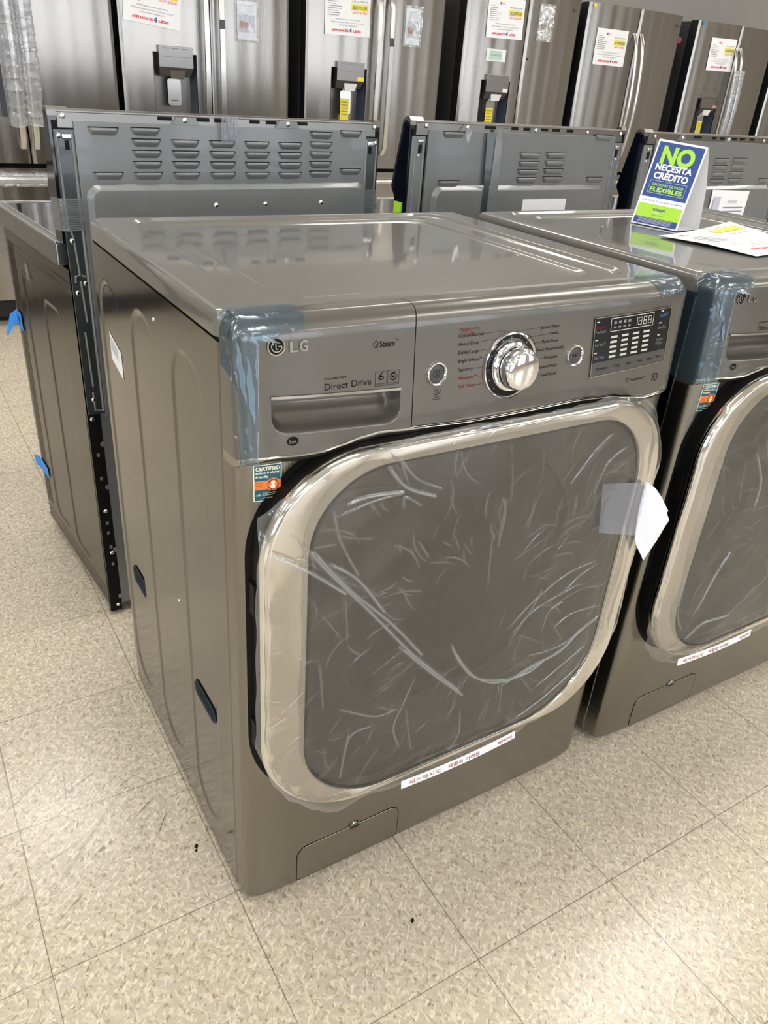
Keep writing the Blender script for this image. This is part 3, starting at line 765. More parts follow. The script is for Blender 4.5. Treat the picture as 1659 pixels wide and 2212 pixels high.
    ib = MB(); ib.loft([[(x, -.066, z) for x, z in [(cx+(q[0]-cx)*1.0, cz+(q[1]-cz)*1.0) for q in GLS]], [(.350+.228*math.cos(a), -.058, .595+.228*math.sin(a)) for a in [math.atan2(q[1]-.595, q[0]-.350) for q in GLS]]])
    ib.build('inner_door_ring', 'innerring', dr_)
    gg.build('door_glass', tinted, dr_, angle=60)
    for z in (.42, .66):
        hg = MB(); hg.box(.0120, .0165, -.062, -.045, z-.025, z+.025, bev=.001)
        hg.build('hinge_cover', 'gasket', dr_)
    return t

def tinted_glass():
    m = bpy.data.materials.new('tinted_glass'); m.use_nodes = True; nt = m.node_tree; nt.nodes.clear()
    out = N(nt, 'ShaderNodeOutputMaterial'); tr = N(nt, 'ShaderNodeBsdfTransparent'); tr.inputs[0].default_value = (.60, .59, .57, 1)
    gl = N(nt, 'ShaderNodeBsdfGlossy'); gl.inputs['Roughness'].default_value = .07
    df = N(nt, 'ShaderNodeBsdfDiffuse'); df.inputs[0].default_value = (.065, .058, .048, 1)
    a = N(nt, 'ShaderNodeMixShader'); a.inputs[0].default_value = .22; nt.links.new(tr.outputs[0], a.inputs[1]); nt.links.new(df.outputs[0], a.inputs[2])
    fz = N(nt, 'ShaderNodeFresnel'); fz.inputs[0].default_value = 1.75
    b = N(nt, 'ShaderNodeMixShader'); nt.links.new(fz.outputs[0], b.inputs[0]); nt.links.new(a.outputs[0], b.inputs[1]); nt.links.new(gl.outputs[0], b.inputs[2])
    nt.links.new(b.outputs[0], out.inputs[0]); return m
tinted = tinted_glass()
W1X, W2X = .004, .826
w1 = washer('graphite front-loading washing machine, complete in view, in front with a film-wrapped door', (W1X, 0, 0))
w2 = copy_tree(w1); w2.location = (W2X, -.005, 0)
w2['label'] = 'graphite front-loading washing machine cut off at the right, tent sign on its lid'

# ================================================================ FILM, TAPES AND PAPERS ON THE WASHERS
RIDGES = [[(0.073, 0.743), (0.101, 0.704), (0.134, 0.663), (0.188, 0.595), (0.249, 0.516), (0.346, 0.408)], [(0.103, 0.716), (0.144, 0.682), (0.189, 0.616)], [(0.104, 0.794), (0.115, 0.75), (0.144, 0.69)], [(0.021, 0.748), (0.07, 0.714), (0.126, 0.665)], [(0.124, 0.801), (0.15, 0.806), (0.204, 0.801)], [(0.109, 0.786), (0.16, 0.797), (0.205, 0.799)], [(0.179, 0.842), (0.209, 0.807), (0.255, 0.785)], [(0.189, 0.859), (0.224, 0.817), (0.264, 0.795)], [(0.319, 0.511), (0.34, 0.469), (0.382, 0.42), (0.457, 0.387)], [(0.381, 0.755), (0.379, 0.688)], [(0.08, 0.746), (0.109, 0.745)], [(0.08, 0.739), (0.131, 0.671), (0.201, 0.593), (0.263, 0.513)], [(0.207, 0.777), (0.208, 0.793), (0.234, 0.776)], [(0.136, 0.583), (0.127, 0.654)], [(0.223, 0.54), (0.288, 0.466), (0.356, 0.394)], [(0.256, 0.47), (0.238, 0.417), (0.226, 0.378), (0.238, 0.336)], [(0.128, 0.456), (0.188, 0.419), (0.227, 0.416)], [(0.186, 0.401), (0.146, 0.393), (0.135, 0.312)], [(0.357, 0.357), (0.36, 0.307), (0.342, 0.276)], [(0.442, 0.387), (0.446, 0.313)], [(0.324, 0.499), (0.367, 0.435), (0.422, 0.395), (0.494, 0.386), (0.535, 0.399)], [(0.654, 0.354), (0.561, 0.304), (0.492, 0.278)], [(0.094, 0.55), (0.1, 0.469)], [(0.014, 0.446), (0.05, 0.458)], [(0.247, 0.404), (0.265, 0.313)], [(0.585, 0.821), (0.552, 0.798), (0.512, 0.751)], [(0.624, 0.792), (0.583, 0.769), (0.568, 0.721)], [(0.569, 0.749), (0.557, 0.709)], [(0.443, 0.381), (0.508, 0.397), (0.572, 0.403), (0.61, 0.432), (0.654, 0.453)], [(0.434, 0.504), (0.485, 0.546), (0.542, 0.577), (0.611, 0.582)], [(0.49, 0.424), (0.569, 0.416), (0.628, 0.437)], [(0.516, 0.47), (0.523, 0.507), (0.55, 0.518)], [(0.54, 0.535), (0.576, 0.562), (0.619, 0.574)], [(0.442, 0.479), (0.476, 0.523), (0.493, 0.56)], [(0.373, 0.759), (0.383, 0.73), (0.381, 0.676)], [(0.457, 0.431), (0.467, 0.481)], [(0.519, 0.331), (0.606, 0.372), (0.641, 0.39)], [(0.542, 0.464), (0.581, 0.483), (0.65, 0.478)], [(0.447, 0.617), (0.447, 0.594)], [(0.445, 0.492), (0.495, 0.527), (0.58, 0.544)], [(0.52, 0.664), (0.564, 0.673)], [(0.368, 0.679), (0.373, 0.606)], [(0.412, 0.517), (0.422, 0.55)]]
MAIN = {0, 1, 3, 4, 6, 8, 11, 14, 20, 28}
def film_sheet(outline, ridges, main, name, na, nr, seed, base=-.0905, bulges=(), free=None):
    """polar grid sheet lying over the door, hand-traced folds as ridges"""
    rnd = random.Random(seed); C0 = (.366, .56)
    segs = []
    def smooth(l):
        if len(l) < 3: return l
        o = []
        for i in range(len(l)-1):
            p0, p1, p2, p3 = l[max(i-1, 0)], l[i], l[i+1], l[min(i+2, len(l)-1)]
            for k in range(5):
                t = k/5; o.append(tuple(.5*((2*p1[j])+(-p0[j]+p2[j])*t+(2*p0[j]-5*p1[j]+4*p2[j]-p3[j])*t*t+(-p0[j]+3*p1[j]-3*p2[j]+p3[j])*t**3) for j in (0, 1)))
        return o+[l[-1]]
    for i, l in enumerate(ridges):
        big = i in main; l = smooth(l); n = len(l)
        for a, (p, q) in enumerate(zip(l, l[1:])):
            fade = min(1, .35+min(a, n-1-a)/2.0)
            segs.append((p, q, (.0034 if big else .0017)*fade, .0029 if big else .0019))
    for _ in range(190):
        a_ = rnd.uniform(0, 2*PI); q_ = rnd.uniform(.10, .34); cx0, cz0 = C0[0]+q_*1.0*math.cos(a_), C0[1]+q_*.9*math.sin(a_)
        b_ = a_+rnd.gauss(0, .5); ln = rnd.uniform(.015, .07); bend = rnd.uniform(-.3, .3); hh = rnd.uniform(.0003, .0010)
        pt_ = [(cx0, cz0)]
        for k in range(4): pt_.append((pt_[-1][0]+ln/4*math.cos(b_+bend*k), pt_[-1][1]+ln/4*math.sin(b_+bend*k)))
        for k, (p, q) in enumerate(zip(pt_, pt_[1:])): segs.append((p, q, hh*(.5 if k in (0, 3) else 1), .0016))
    cell = {}; cs = .02
    for s_ in segs:
        (ax, az), (bx, bz), h, wd = s_
        for ix in range(int((min(ax, bx)-.012)/cs), int((max(ax, bx)+.012)/cs)+1):
            for iz in range(int((min(az, bz)-.012)/cs), int((max(az, bz)+.012)/cs)+1): cell.setdefault((ix, iz), []).append(s_)
    def hgt(x, z):
        H = 0; 
        for (a, b, h, wd) in cell.get((int(x/cs), int(z/cs)), ()):
            dx, dz = b[0]-a[0], b[1]-a[1]; L2 = dx*dx+dz*dz+1e-12
            t = max(0, min(1, ((x-a[0])*dx+(z-a[1])*dz)/L2)); d = math.hypot(x-a[0]-t*dx, z-a[1]-t*dz)
            if d < wd: H = max(H, h*(1-(d/wd)**1.3))
        return H
    def rb(ang):
        dx, dz = math.cos(ang), math.sin(ang); best = .3
        for (p, q) in zip(outline, outline[1:]+outline[:1]):
            ex, ez = q[0]-p[0], q[1]-p[1]; den = dx*ez-dz*ex
            if abs(den) < 1e-9: continue
            t = ((p[0]-C0[0])*ez-(p[1]-C0[1])*ex)/den; u = ((p[0]-C0[0])*dz-(p[1]-C0[1])*dx)/den
            if t > 0 and -1e-6 <= u <= 1+1e-6: best = t
        return best
    mb = MB(); rows = []; fold = []
    ph = [rnd.uniform(0, 6) for _ in range(6)]
    for i in range(na+1):
        a = 2*PI*i/na; R = rb(a); row = []
        for j in range(nr+1):
            k = (j/nr)**.8; x, z = C0[0]+R*k*math.cos(a), C0[1]+R*k*math.sin(a)
            H = hgt(x, z); y = door_y(x, base)-.0015
            w_ = .0011*math.sin(23*x+9*z+ph[0]+2*math.sin(11*z))+.0009*math.sin(41*z-17*x+ph[1]+1.5*math.sin(19*x))
            y += w_*sstep(0, .3, k)
            dO = sd_rr(x, z, .013, .720, .236, .869, .14)   # past the door edge the film droops back
            y += max(0, dO)*.55+(.006 if dO > 0 else 0)*sstep(0, .01, dO)
            edge = sstep(.93, 1, k)
            y -= H*(1-.3*edge)+edge*.0022*math.sin(38*a+3*math.sin(5*a))
            row.append((x, y, z)); fold.append(min(1, math.sqrt(H/.0042)*.7)+.18*sstep(.965, 1, k))
        rows.append(row)
    mb.grid(rows); mb.fold = fold
    return mb
OUTL = [(.012, .795), (.006, .69), (.004, .419), (.024, .348), (.048, .305), (.090, .262), (.120, .235), (.155, .240), (.20, .243), (.246, .236), (.495, .240), (.594, .260), (.670, .315), (.715, .369), (.745, .425), (.757, .500), (.748, .590), (.732, .650), (.733, .744), (.722, .789), (.695, .835), (.650, .868), (.568, .877), (.447, .875), (.287, .876), (.167, .873), (.098, .859), (.038, .818)]
fs_ = film_sheet(OUTL, RIDGES, MAIN, 'a', 1300, 300, 3).build('plastic_film', 'film', loc=(W1X, 0, 0), angle=180)
tag(fs_, 'wrinkled clear plastic film wrapped over the near washer door', 'plastic film')
# printed strip along its lower hem
hs = MB(); q0, q1 = (.252, .2445), (.498, .2475)
def hem(u, v, e=0):
    x = q0[0]+(q1[0]-q0[0])*u; z = q0[1]+(q1[1]-q0[1])*u-.0145+v*.0165; return (x, -.104-.004*math.sin(PI*u)-e-(1-v)*.002, z)
hs.grid([[hem(i/16, v) for i in range(17)] for v in (0, 1)], 0)
E_ = lambda u, v: hem(u, v, .0006)
hs.text('\uc81c\uac70\ud558\uc2dc\uc624', E_, .06, .22, .26, .42, 1); hs.text('\uc7ac\ud65c\uc6a9 \uc5b4\ub824\uc6c0', E_, .38, .22, .28, .42, 1); hs.text('REMOVE', E_, .83, .25, .14, .42, 1)
hs.build('printed_strip', ['sheetw', 'redink'], fs_)['label'] = 'white strip with red lettering'
# second washer: tighter film inside the frame
rg2 = [[(.10+rx, rz) for rx, rz in r_] for r_ in ([(0, .45), (.03, .52)], [(.02, .36), (.05, .46), (.07, .50)], [(.05, .72), (.09, .66), (.10, .60)], [(.07, .74), (.10, .69), (.14, .66)], [(.12, .80), (.13, .72), (.15, .70)], [(.03, .70), (.05, .62)], [(.13, .42), (.16, .50)], [(.18, .45), (.21, .53)], [(.02, .30), (.06, .33), (.14, .33)], [(.10, .29), (.16, .35), (.24, .40)], [(.00, .33), (-.03, .38), (-.035, .45)], [(.16, .31), (.24, .36)], [(.06, .30), (.2, .31)])]
OUT2 = [(.006, .72), (.006, .35), (.022, .30), (.055, .262), (.10, .240), (.18, .236), (.34, .240), (.66, .250), (.71, .32), (.73, .45), (.73, .74), (.70, .83), (.60, .88), (.167, .876), (.10, .860), (.04, .82), (.015, .77)]
f2 = film_sheet(OUT2, rg2, {1, 2, 8}, 'b', 700, 180, 9).build('plastic_film', 'film', loc=(W2X, -.005, 0), angle=180)
tag(f2, 'clear plastic film stretched over the door of the right-hand washer', 'plastic film')
hs = MB(); q0, q1 = (.108, .2560), (.354, .2500)
hs.grid([[hem(i/16, v) for i in range(17)] for v in (0, 1)], 0)
hs.text('\uc81c\uac70\ud558\uc2dc\uc624', E_, .06, .22, .26, .42, 1); hs.text('\uc7ac\ud65c\uc6a9 \uc5b4\ub824\uc6c0', E_, .38, .22, .28, .42, 1); hs.text('REMOVE', E_, .83, .25, .14, .42, 1)
hs.build('printed_strip', ['sheetw', 'redink'], f2)['label'] = 'white strip with red lettering'

# white tape flap: stuck part below the film, loose end sticking out to the right
fl = MB(); rows = []
TP = [(0, .690, .716), (.25, .705, .707), (.5, .718, .697), (.75, .742, .674), (1, .766, .645)]
BT = [(0, .697, .612), (.25, .708, .590), (.5, .737, .550), (.75, .752, .588), (1, .764, .622)]
for i in range(25):
    u = i/24; row = []
    xa, za = interp([(q[0], q[1]) for q in TP], u), interp([(q[0], q[2]) for q in TP], u); xb, zb_ = interp([(q[0], q[1]) for q in BT], u), interp([(q[0], q[2]) for q in BT], u)
    for j in range(15):
        v = j/14; x = xb+(xa-xb)*v; z = zb_+(za-zb_)*v
        row.append((x, -.0985-.10*(x-.69)+.003*math.sin(u*5+v*3)+.0025*math.sin(v*7+u*2)*u, z))
    rows.append(row)
fl.grid(rows)
flo = tag(fl.build('tape_flap', 'whitefilm', loc=(W1X, 0, 0)), 'white tape flap sticking out from the right side of the wrapped washer door', 'tape')
se_ = MB(); se_.grid([[((.588+(.605-.588)*(1-v))*(1-u)+(.690+(.697-.690)*(1-v))*u, door_y(.65, -.0895)-.0030-.004*u, (.638+(.732-.638)*v)*(1-u)+(.612+(.716-.612)*v)*u) for v in [j/8 for j in range(9)]] for u in [i/10 for i in range(11)]])
se_.build('stuck_end', 'tapefilm', flo)['label'] = 'bluish stuck end'

# blue protective film on console corners
def corner_film(label, X0, Y0, width_fn, z0, z1, topw, seed, side=.0, mirror=False):
    rnd = random.Random(seed); mb = MB(); rows = []
    ns, nz = 40, 46
    ph = [rnd.uniform(0, 6) for _ in range(6)]
    path = []
    for k in range(-6, 0): path.append((0.0, -k*side/6, 1, 0))
    for k in range(0, 15):
        t = PI-k*PI/2/15; x, y = se(t, 1, WW/2); path.append((x, None, 0, 0))
    xs_ = sorted({round(p_[0], 5) for p_ in path if p_[1] is None and p_[0] < .02})
    xs_ += [.022+.0035*i for i in range(24)]
    for z_i in range(nz+1):
        v = z_i/nz; row = []
        for k in range(-4, 0):
            zz = z0+(1.0-z0)*min(v*1.25, 1)
            row.append((-.0012, side*(-k)/4, z0+(.999-z0)*v) if seed != 5 else (.005*(1-sstep(.5, .75, v)), fyD(.005*(1-sstep(.5, .75, v)), Dc(.9))-.0011, z0+(.999-z0)*v))
        for x in xs_:
            wmax = width_fn(v)
            lo = .0050*(1-sstep(.5, .75, v)) if seed == 5 else 0
            xx = max(lo, min(x, wmax))
            if v < .8:
                z = z0+(1.0-z0)*v/.8; y = fyD(xx, Dc(z)); e = .0011
                e += .0012*max(0, math.sin(90*z+ph[0]+60*xx))*max(0, math.sin(35*z+ph[1]))
                row.append((xx, y-e, z))
            else:
                q = (v-.8)/.2*PI/2; z = 1.0+.0268*math.sin(q); D = Dc(1.0)-.026*(1-math.cos(q)); ins = min(.026*(1-math.cos(q)), .010)
                row.append((WW/2+(xx-WW/2)*(WW/2-ins)/(WW/2), fyD(xx, D)-.0011, z+.0006))
        rows.append(row)
    for yy in (-.012, .004):
        row = [(-.0012, side*4/4*0, 1.0) if 0 else (.004, yy, 1.0275)]*4
        for x in xs_: row.append((.012+min(x, width_fn(1)), yy, 1.0275))
        rows.append(row)
    mb.grid(rows)
    # milky, lifted streaks in the film
    o = mb.build('blue_film_strip', 'bfilm', loc=(X0, Y0, 0), angle=180)
    st = MB()
    leaves = [(.006, .012, .93, 1.002, .0030), (.016, .020, .905, .985, .0036), (.024, .025, .955, .985, .0010), (.011, .012, .893, .903, .0012), (.014, .017, .872, .882, .0010), (.009, .010, .868, .874, .0010), (.020, .022, .858, .862, .0022), (.002, .002, .885, .890, .0006)]
    if seed == 11: leaves = [(.002, .004, .955, .985, .0018), (.010, .012, .965, .995, .0012), (.020, .026, .925, .958, .0030), (.003, .003, .880, .890, .0014), (.016, .016, .935, .942, .0010), (.012, .018, .853, .868, .0012), (.008, .012, .855, .864, .0016)]
    for (xa, xb, za, zb_, w_) in leaves:
        pts = [(xb+(xa-xb)*k/10+.0008*math.sin(k*1.7), za+(zb_-za)*k/10) for k in range(11)]
        for q_ in (0,):
            L_ = [(a-w_*math.sin(PI*(k+.3)/10.6), b) for k, (a, b) in enumerate(pts)]; R_ = [(a+w_*math.sin(PI*(k+.3)/10.6), b) for k, (a, b) in enumerate(pts)]
            st.grid([[(max(a, .0002), fyD(max(a, .0002), Dc(b))-.0024, b) for a, b in Q] for Q in (L_, R_)])
    # folded tongue near the top
    if topw > .05:
        st.add([(.018, -.056, 1.010), (.030, -.058, 1.012), (.047, -.066, 1.003), (.040, -.062, 1.0035), (.026, -.058, 1.006)], [(0, 1, 2, 3, 4)])
        for x in (.040, .046, .052): st.grid([[(x, -.030, 1.0278), (x+.003, -.030, 1.0278)], [(x+.004, -.036, 1.027), (x+.007, -.036, 1.027)]])
    st.build('lifted_crease', 'bubble2', o)
    return tag(o, label, 'protective film')
G['bubble2'] = film('pale_blue_crease', (.7, .85, 1), (.45, .65, .85), .10, .35, .5)
def wf1(v): return .024+.006*v if v < .80 else .030+.052*sstep(.80, .86, v)
corner_film('blue protective film around the left console corner of the near washer', W1X, 0, wf1, .850, 1.0, .08, 5, .002)
corner_film('blue protective film around the left console corner of the right-hand washer', W2X, -.005, lambda v: .034 if v < .80 else .034+.04*sstep(.80, .86, v), .850, 1.0, .06, 11, .03)
# right corner of the near washer
cf = MB(); rows = []
for i in range(20):
    x = WW-.075+.0745*(1-(1-i/19)**1.6); row = []
    for j in range(10):
        q = (.15+.85*j/9)*PI/2; z = 1.0+.0268*math.sin(q); D = Dc(1.0)-.026*(1-math.cos(q)); ins = min(.026*(1-math.cos(q)), .010)
        row.append((WW/2+(x-WW/2)*(WW/2-ins)/(WW/2), fyD(x, D)-.0012-.0008*math.sin(i*1.7+j), z+.0006))
    row.append((WW/2+(x-WW/2)*(WW/2-.012)/(WW/2), .012, 1.0278)); rows.append(row)
cf.grid(rows)
tag(cf.build('blue_film_strip', 'bfilm', loc=(W1X, 0, 0), angle=180), 'blue protective film on the right console corner of the near washer', 'protective film')

# tent sign on the second washer
def on_plane(O, U, V, nrm, e=0):
    O, U, V = Vector(O), Vector(U), Vector(V)
    n = U.cross(V).normalized()*nrm
    return lambda x, z, ee=e: tuple(O+U*x+V*z+n*ee)
A = Vector((1.168, .470, 1.0185)); B = Vector((1.186, .353, 1.0185)); Cc = Vector((1.273, .363, 1.0185)); Dd = A+(Cc-B)
TL = Vector((1.2120, .4770, 1.192)); TR = Vector((1.2300, .3580, 1.186))
tent = thing('table_tent_sign', 'folded blue, green and white card sign reading NO NECESITA CREDITO on the right washer', 'sign', tuple((A+Cc)/2))
tm = MB(); o0 = Vector(tent.location)
def tf(u, v, e=0):
    P = (A*(1-u)+B*u)*(1-v)+(TL*(1-u)+TR*u)*v; n = (B-A).cross(TL-A).normalized(); return tuple(P+n*e-o0)
tm.grid([[tuple(A-o0), tuple(B-o0)], [tuple(TL-o0), tuple(TR-o0)]])
tm.grid([[tuple(TL-o0), tuple(TR-o0)], [tuple(TL+Vector((.002, 0, -.001))-o0), tuple(TR+Vector((.003, .0, -.001))-o0)], [tuple((TL+Dd)/2+Vector((.005, 0, 0))-o0), tuple((TR+Cc)/2+Vector((.008, 0, .005))-o0)], [tuple(Dd-o0), tuple(Cc-o0)]])
tm.grid([[tuple(A-o0), tuple(B-o0)], [tuple(Dd-o0), tuple(Cc-o0)]])
G['tentwhite'] = mat('white_card', (.86, .86, .88), 0, .4)
to = tm.build('folded_card', 'tentwhite', tent)
pr = MB()
sgn = 1 if (B-A).cross(TL-A).y < 0 or (B-A).cross(TL-A).x < 0 else -1
def te(lv): return lambda u, v: tf(u, v, sgn*(.0004+.0003*lv))
def tq(u0, v0, u1, v1, m, lv): pr.grid([[te(lv)(u0, v0), te(lv)(u1, v0)], [te(lv)(u0, v1), te(lv)(u1, v1)]], m)
tq(.035, .335, .965, .975, 0, 0); tq(.035, .095, .965, .255, 1, 0); tq(.035, .015, .965, .095, 0, 0); tq(.035, .255, .965, .335, 4, 0)
pr.text('NO', te(1), .5, .735, .68, .20, 1, bold=.045, align='c'); pr.text('NECESITA', te(1), .5, .655, .76, .072, 2, bold=.04, align='c'); pr.text('CR\u00c9DITO', te(1), .5, .555, .72, .075, 2, bold=.045, align='c')
pr.text('CON', te(1), .5, .520, .13, .020, 3, align='c'); pr.text('OPCIONES DE PAGO', te(1), .5, .472, .66, .030, 1, align='c', bold=.02); pr.text('FLEXIBLES', te(1), .5, .405, .68, .050, 1, align='c', bold=.04)
for (a, b) in (((.12, .385), (.88, .385)), ((.12, .385), (.12, .53)), ((.88, .385), (.88, .53)), ((.12, .53), (.40, .53)), ((.60, .53), (.88, .53))): pr.strip(te(1), [a, b], .006, 3)
pr.text('SOLICITE: Env\u00ede SNAP al 48078', te(1), .08, .285, .84, .018, 0)
pr.text('snap!', te(1), .5, .185, .27, .040, 0, align='c', bold=.02, shear=.1); pr.text('FINANCE', te(1), .47, .160, .18, .012, 2, align='c'); pr.text('snapfinance.com', te(1), .5, .128, .25, .012, 0, align='c')
for i in range(5): tq(.10+.02*(i % 3), .083-.013*i, .86-.03*(i % 2), .088-.013*i, 3, 1)
pr.build('printed_design', ['blue', 'lime', 'tentwhite', 'lav', 'sheetw'], to)
# paper sheet lying beside it
ps = MB(); P0 = Vector((1.080, .311)); ex_ = Vector((.283, .040)).normalized(); ey_ = Vector((ex_.y, -ex_.x))
def pp(x, y, e=0):
    q = P0+ex_*x+ey_*y; z = 1.0195+.016*max(0, (x/.28))**2*(1-y/.216)+.004*math.sin(x*14+1)*(1-abs(y/.108-1)); 
    if y > .15: z += 0
    return (q.x, q.y, max(z, 1.0185+ (.009 if (q.x < .905 or q.y < .05) else 0))+e+.0005)
ps.grid([[pp(.28*i/20, .216*j/16) for i in range(21)] for j in range(17)], 0)
pe = lambda x, y: pp(x, -y, .0008)
ps.text('LG', pe, .055, -.032, None, .010, 1); ps.disc(pe, .045, -.027, .006, 1)
ps.grid([[pe(.155, -.045), pe(.262, -.045)], [pe(.155, -.022), pe(.262, -.022)]], 2); ps.text('$1499.00', pe, .165, -.041, .085, .013, 3, bold=.02); ps.text('SAVE $1100', pe, .170, -.065, .08, .010, 4)
ps.text('MED $2599.00', pe, .16, -.018, .08, .006, 3)
for i, wl in enumerate((.05, .07, .06, .09, .085, .08)): ps.grid([[pe(.03, -.055-.010*i), pe(.03+wl, -.055-.010*i)], [pe(.03, -.0525-.010*i), pe(.03+wl, -.0525-.010*i)]], 3)
ps.text('FREE Delivery within 50 Miles!', pe, .14, -.128, .15, .007, 3, align='c'); ps.text('FREE Installation (NOT include Accessory)', pe, .14, -.143, .19, .007, 3, align='c'); ps.text('1 YEAR FREE WARRANTY', pe, .14, -.158, .12, .007, 3, align='c'); ps.text('APPLIANCES 4 LESS', pe, .14, -.182, .17, .012, 1, bold=.03, align='c')
tag(ps.build('price_sheet', ['white', 'red', 'yellow', 'greyink', 'pinkred'], None), 'white price sheet with yellow price lying on the right washer lid', 'paper')

# ================================================================ RANGES (backs towards the camera)
def louver(mb, x, z, w_, h=.0135, m=0, dk=1):
    """scoop vent: open dark slit on top, bulge tapering downwards"""
    rows = []
    for (fz, dy, tw) in ((0, -.0045, 0), (.2, -.0058, .0012), (.5, -.0052, .003), (.8, -.003, .006), (1.0, -.0004, .010)):
        x0, x1 = x+tw, x+w_-tw
        rows.append([(x0-.0015, .0-.0005, z-h*fz), (x0+.002, dy*.7, z-h*fz), (x0+.006, dy, z-h*fz), (x1-.006, dy, z-h*fz), (x1-.002, dy*.7, z-h*fz), (x1+.0015, -.0005, z-h*fz)])
    mb.grid(rows, m)
    mb.grid([[(x, -.0005, z+.0006), (x+w_, -.0005, z+.0006)], [(x, -.0046, z-.0002), (x+w_, -.0046, z-.0002)]], dk)
    mb.grid([[(x-.0005, -.0006, z+.0016), (x+w_+.0005, -.0006, z+.0016)], [(x-.0005, -.0006, z), (x+w_+.0005, -.0006, z)]], dk)
def screw(mb, x, y, z, r=.0042, m=0, ax='y'):
    X = Matrix.Translation((x, y, z)) @ (Matrix.Rotation(PI/2, 4, 'X') if ax == 'y' else Matrix.Rotation(-PI/2, 4, 'Y'))
    mb.lathe([(r*1.15, 0), (r*1.15, .0008), (r, .0012), (r*.8, .0028), (r*.3, .0036)], X=X, n=14, m=m)
RW, RD = .757, .545
def rside(y, z):
    h = 0
    for i, o in enumerate((.018, .032, .046, .060)):
        if z < .84: h = max(h, .0022*max(0, 1-abs(y-(RD-o))/.0035)) if z > .10 else h
    for (a, b, zt) in ((.30, .43, .79), (.12, .25, .76)):
        d = sd_rr(y, z, a, b, .10, zt, .03); h = max(h, .0022*sstep(.003, -.004, d))
    for zz in (.845, .83): h = max(h, .0018*max(0, 1-abs(z-zz)/.003))
    for zz in (.045, .06, .075): h = max(h, .0022*max(0, 1-abs(z-zz)/.004))
    return h
def make_range(label, loc, rz, H, kind):
    t = thing('kitchen_range', label, 'kitchen range', loc, rz)
    body = MB(); body.box(.004, RW-.002, .004, RD, .035, .878, bev=.002); body.build('body', 'rside', t)
    sp = MB().grid(groove_panel(0.0, RD, .03, .878, rside, .0035)).build('side_panel', 'rside', t, angle=60)
    ft = MB()
    for x in (.05, RW-.05):
        for y in (.06, RD-.06): ft.lathe([(.018, 0), (.018, .012), (.008, .014), (.008, .036)], X=Matrix.Translation((x, y, 0)), n=12)
    ft.build('foot', 'black', t)
    # cooktop
    ct = MB(); ct.box(-.012, RW+.010, .030, RD+.02, .880, .926, bev=.004); cto = ct.build('cooktop', 'ckt', t)
    g_ = MB(); g_.box(.010, RW-.012, .085, RD-.004, .925, .9275); g_.build('glass_top', 'navy' if 0 else 'blackglass', cto)
    cf_ = MB()
    for (a, b, c0, d0) in ((-.012, -.0075, .030, RD+.02), (RW+.0055, RW+.010, .030, RD+.02), (-.012, RW+.010, RD+.0155, RD+.02), (.006, .010, .083, RD-.002), (RW-.012, RW-.008, .083, RD-.002), (.006, RW-.008, RD-.004, RD), (.006, RW-.008, .080, .085)): cf_.box(a, b, c0, d0, .9245, .9290, bev=.001)
    cf_.build('cooktop_frame', 'bar', cto)
    # oven door and drawer facing away
    od = MB(); od.box(.006, RW-.006, RD+.002, RD+.045, .26, .872, bev=.006); odo = od.build('oven_door', 'stainlessdk', t)
    hd = MB(); hd.tube([(.06, RD+.045, .80), (.06, RD+.085, .80), (.08, RD+.095, .80), (RW-.08, RD+.095, .80), (RW-.06, RD+.085, .80), (RW-.06, RD+.045, .80)], .012, 10); hd.build('oven_handle', 'bar', odo)
    dw = MB(); dw.box(.006, RW-.006, RD+.002, RD+.040, .075, .252, bev=.006); dw.build('storage_drawer', 'stainlessdk', t)
    # backguard: steel rail, black end caps
    zt = H
    bgd = MB(); bgd.prism([(.002, .928), (.002, zt-.034), (.002, zt-.003), (.006, zt), (.018, zt), (.030, zt-.008), (.058, .985 if 0 else zt-.165), (.055, .93)], .012, RW-.012, 'x')
    bgo = bgd.build('backguard', 'rail', t)
    for sx in (0, 1):
        prof = [(.000, .93), (.000, zt-.004), (.006, zt+.003), (.016, zt+.004), (.030, zt-.008), (.062, zt-.150), (.060, zt-.158), (.046, zt-.175), (.044, .93)] if kind else [(.000, .93), (.000, zt-.010), (.004, zt-.002), (.014, zt), (.026, zt-.010), (.060, zt-.150), (.060, zt-.160), (.048, zt-.172), (.046, .93)]
        x0, x1 = (-.004, .014) if sx == 0 else (RW-.014, RW+.003)
        e = MB().prism(prof, x0, x1, 'x').build('end_cap', 'navy', t, angle=25)
        cp_ = MB(); cp_.prism([(-.0025, zt-.012), (-.0025, zt-.002), (.004, zt+.006 if kind else zt+.003), (.018, zt+.006 if kind else zt+.003), (.030, zt-.004), (.028, zt-.008), (.012, zt-.002)], x0-.001 if sx == 0 else x0, x1+(.02 if sx == 0 else .001), 'x'); cp_.build('cap_trim', 'rail', e)
    # rail details
    rl = MB(); rl.box(.012, RW-.012, -.004, .003, zt-.032, zt-.004, 0); 
    rl.box(.012, RW-.012, -.005, .020, zt-.006, zt-.002, 0, bev=.001)
    if kind == 0: slots = [(.208, .238), (.291, .320), (.331, .359), (.413, .437), (.452, .478), (.531, .557)]; br = [(.243, .290, .264), (.480, .530, .505)]; sc = [.022, .264, .505, .742]
    else: slots = [(.225+.0, .262), (.315, .338), (.357, .380), (.420, .446), (.462, .490), (.517, .542)]; br = [(.150, .178, .165), (.385, .412, .398)]; sc = [.040, .165, .398, .598, .735]
    for (a, b) in slots: rl.box(a, b, -.0052, -.003, zt-.0135, zt-.0065, 1, bev=.0005)
    for (a, b, c0) in br: rl.prism([(a-.006, zt-.020), (b+.006, zt-.020), (b-.004, zt-.006), (a+.004, zt-.006)], -.0085, -.004, 'y', 2)
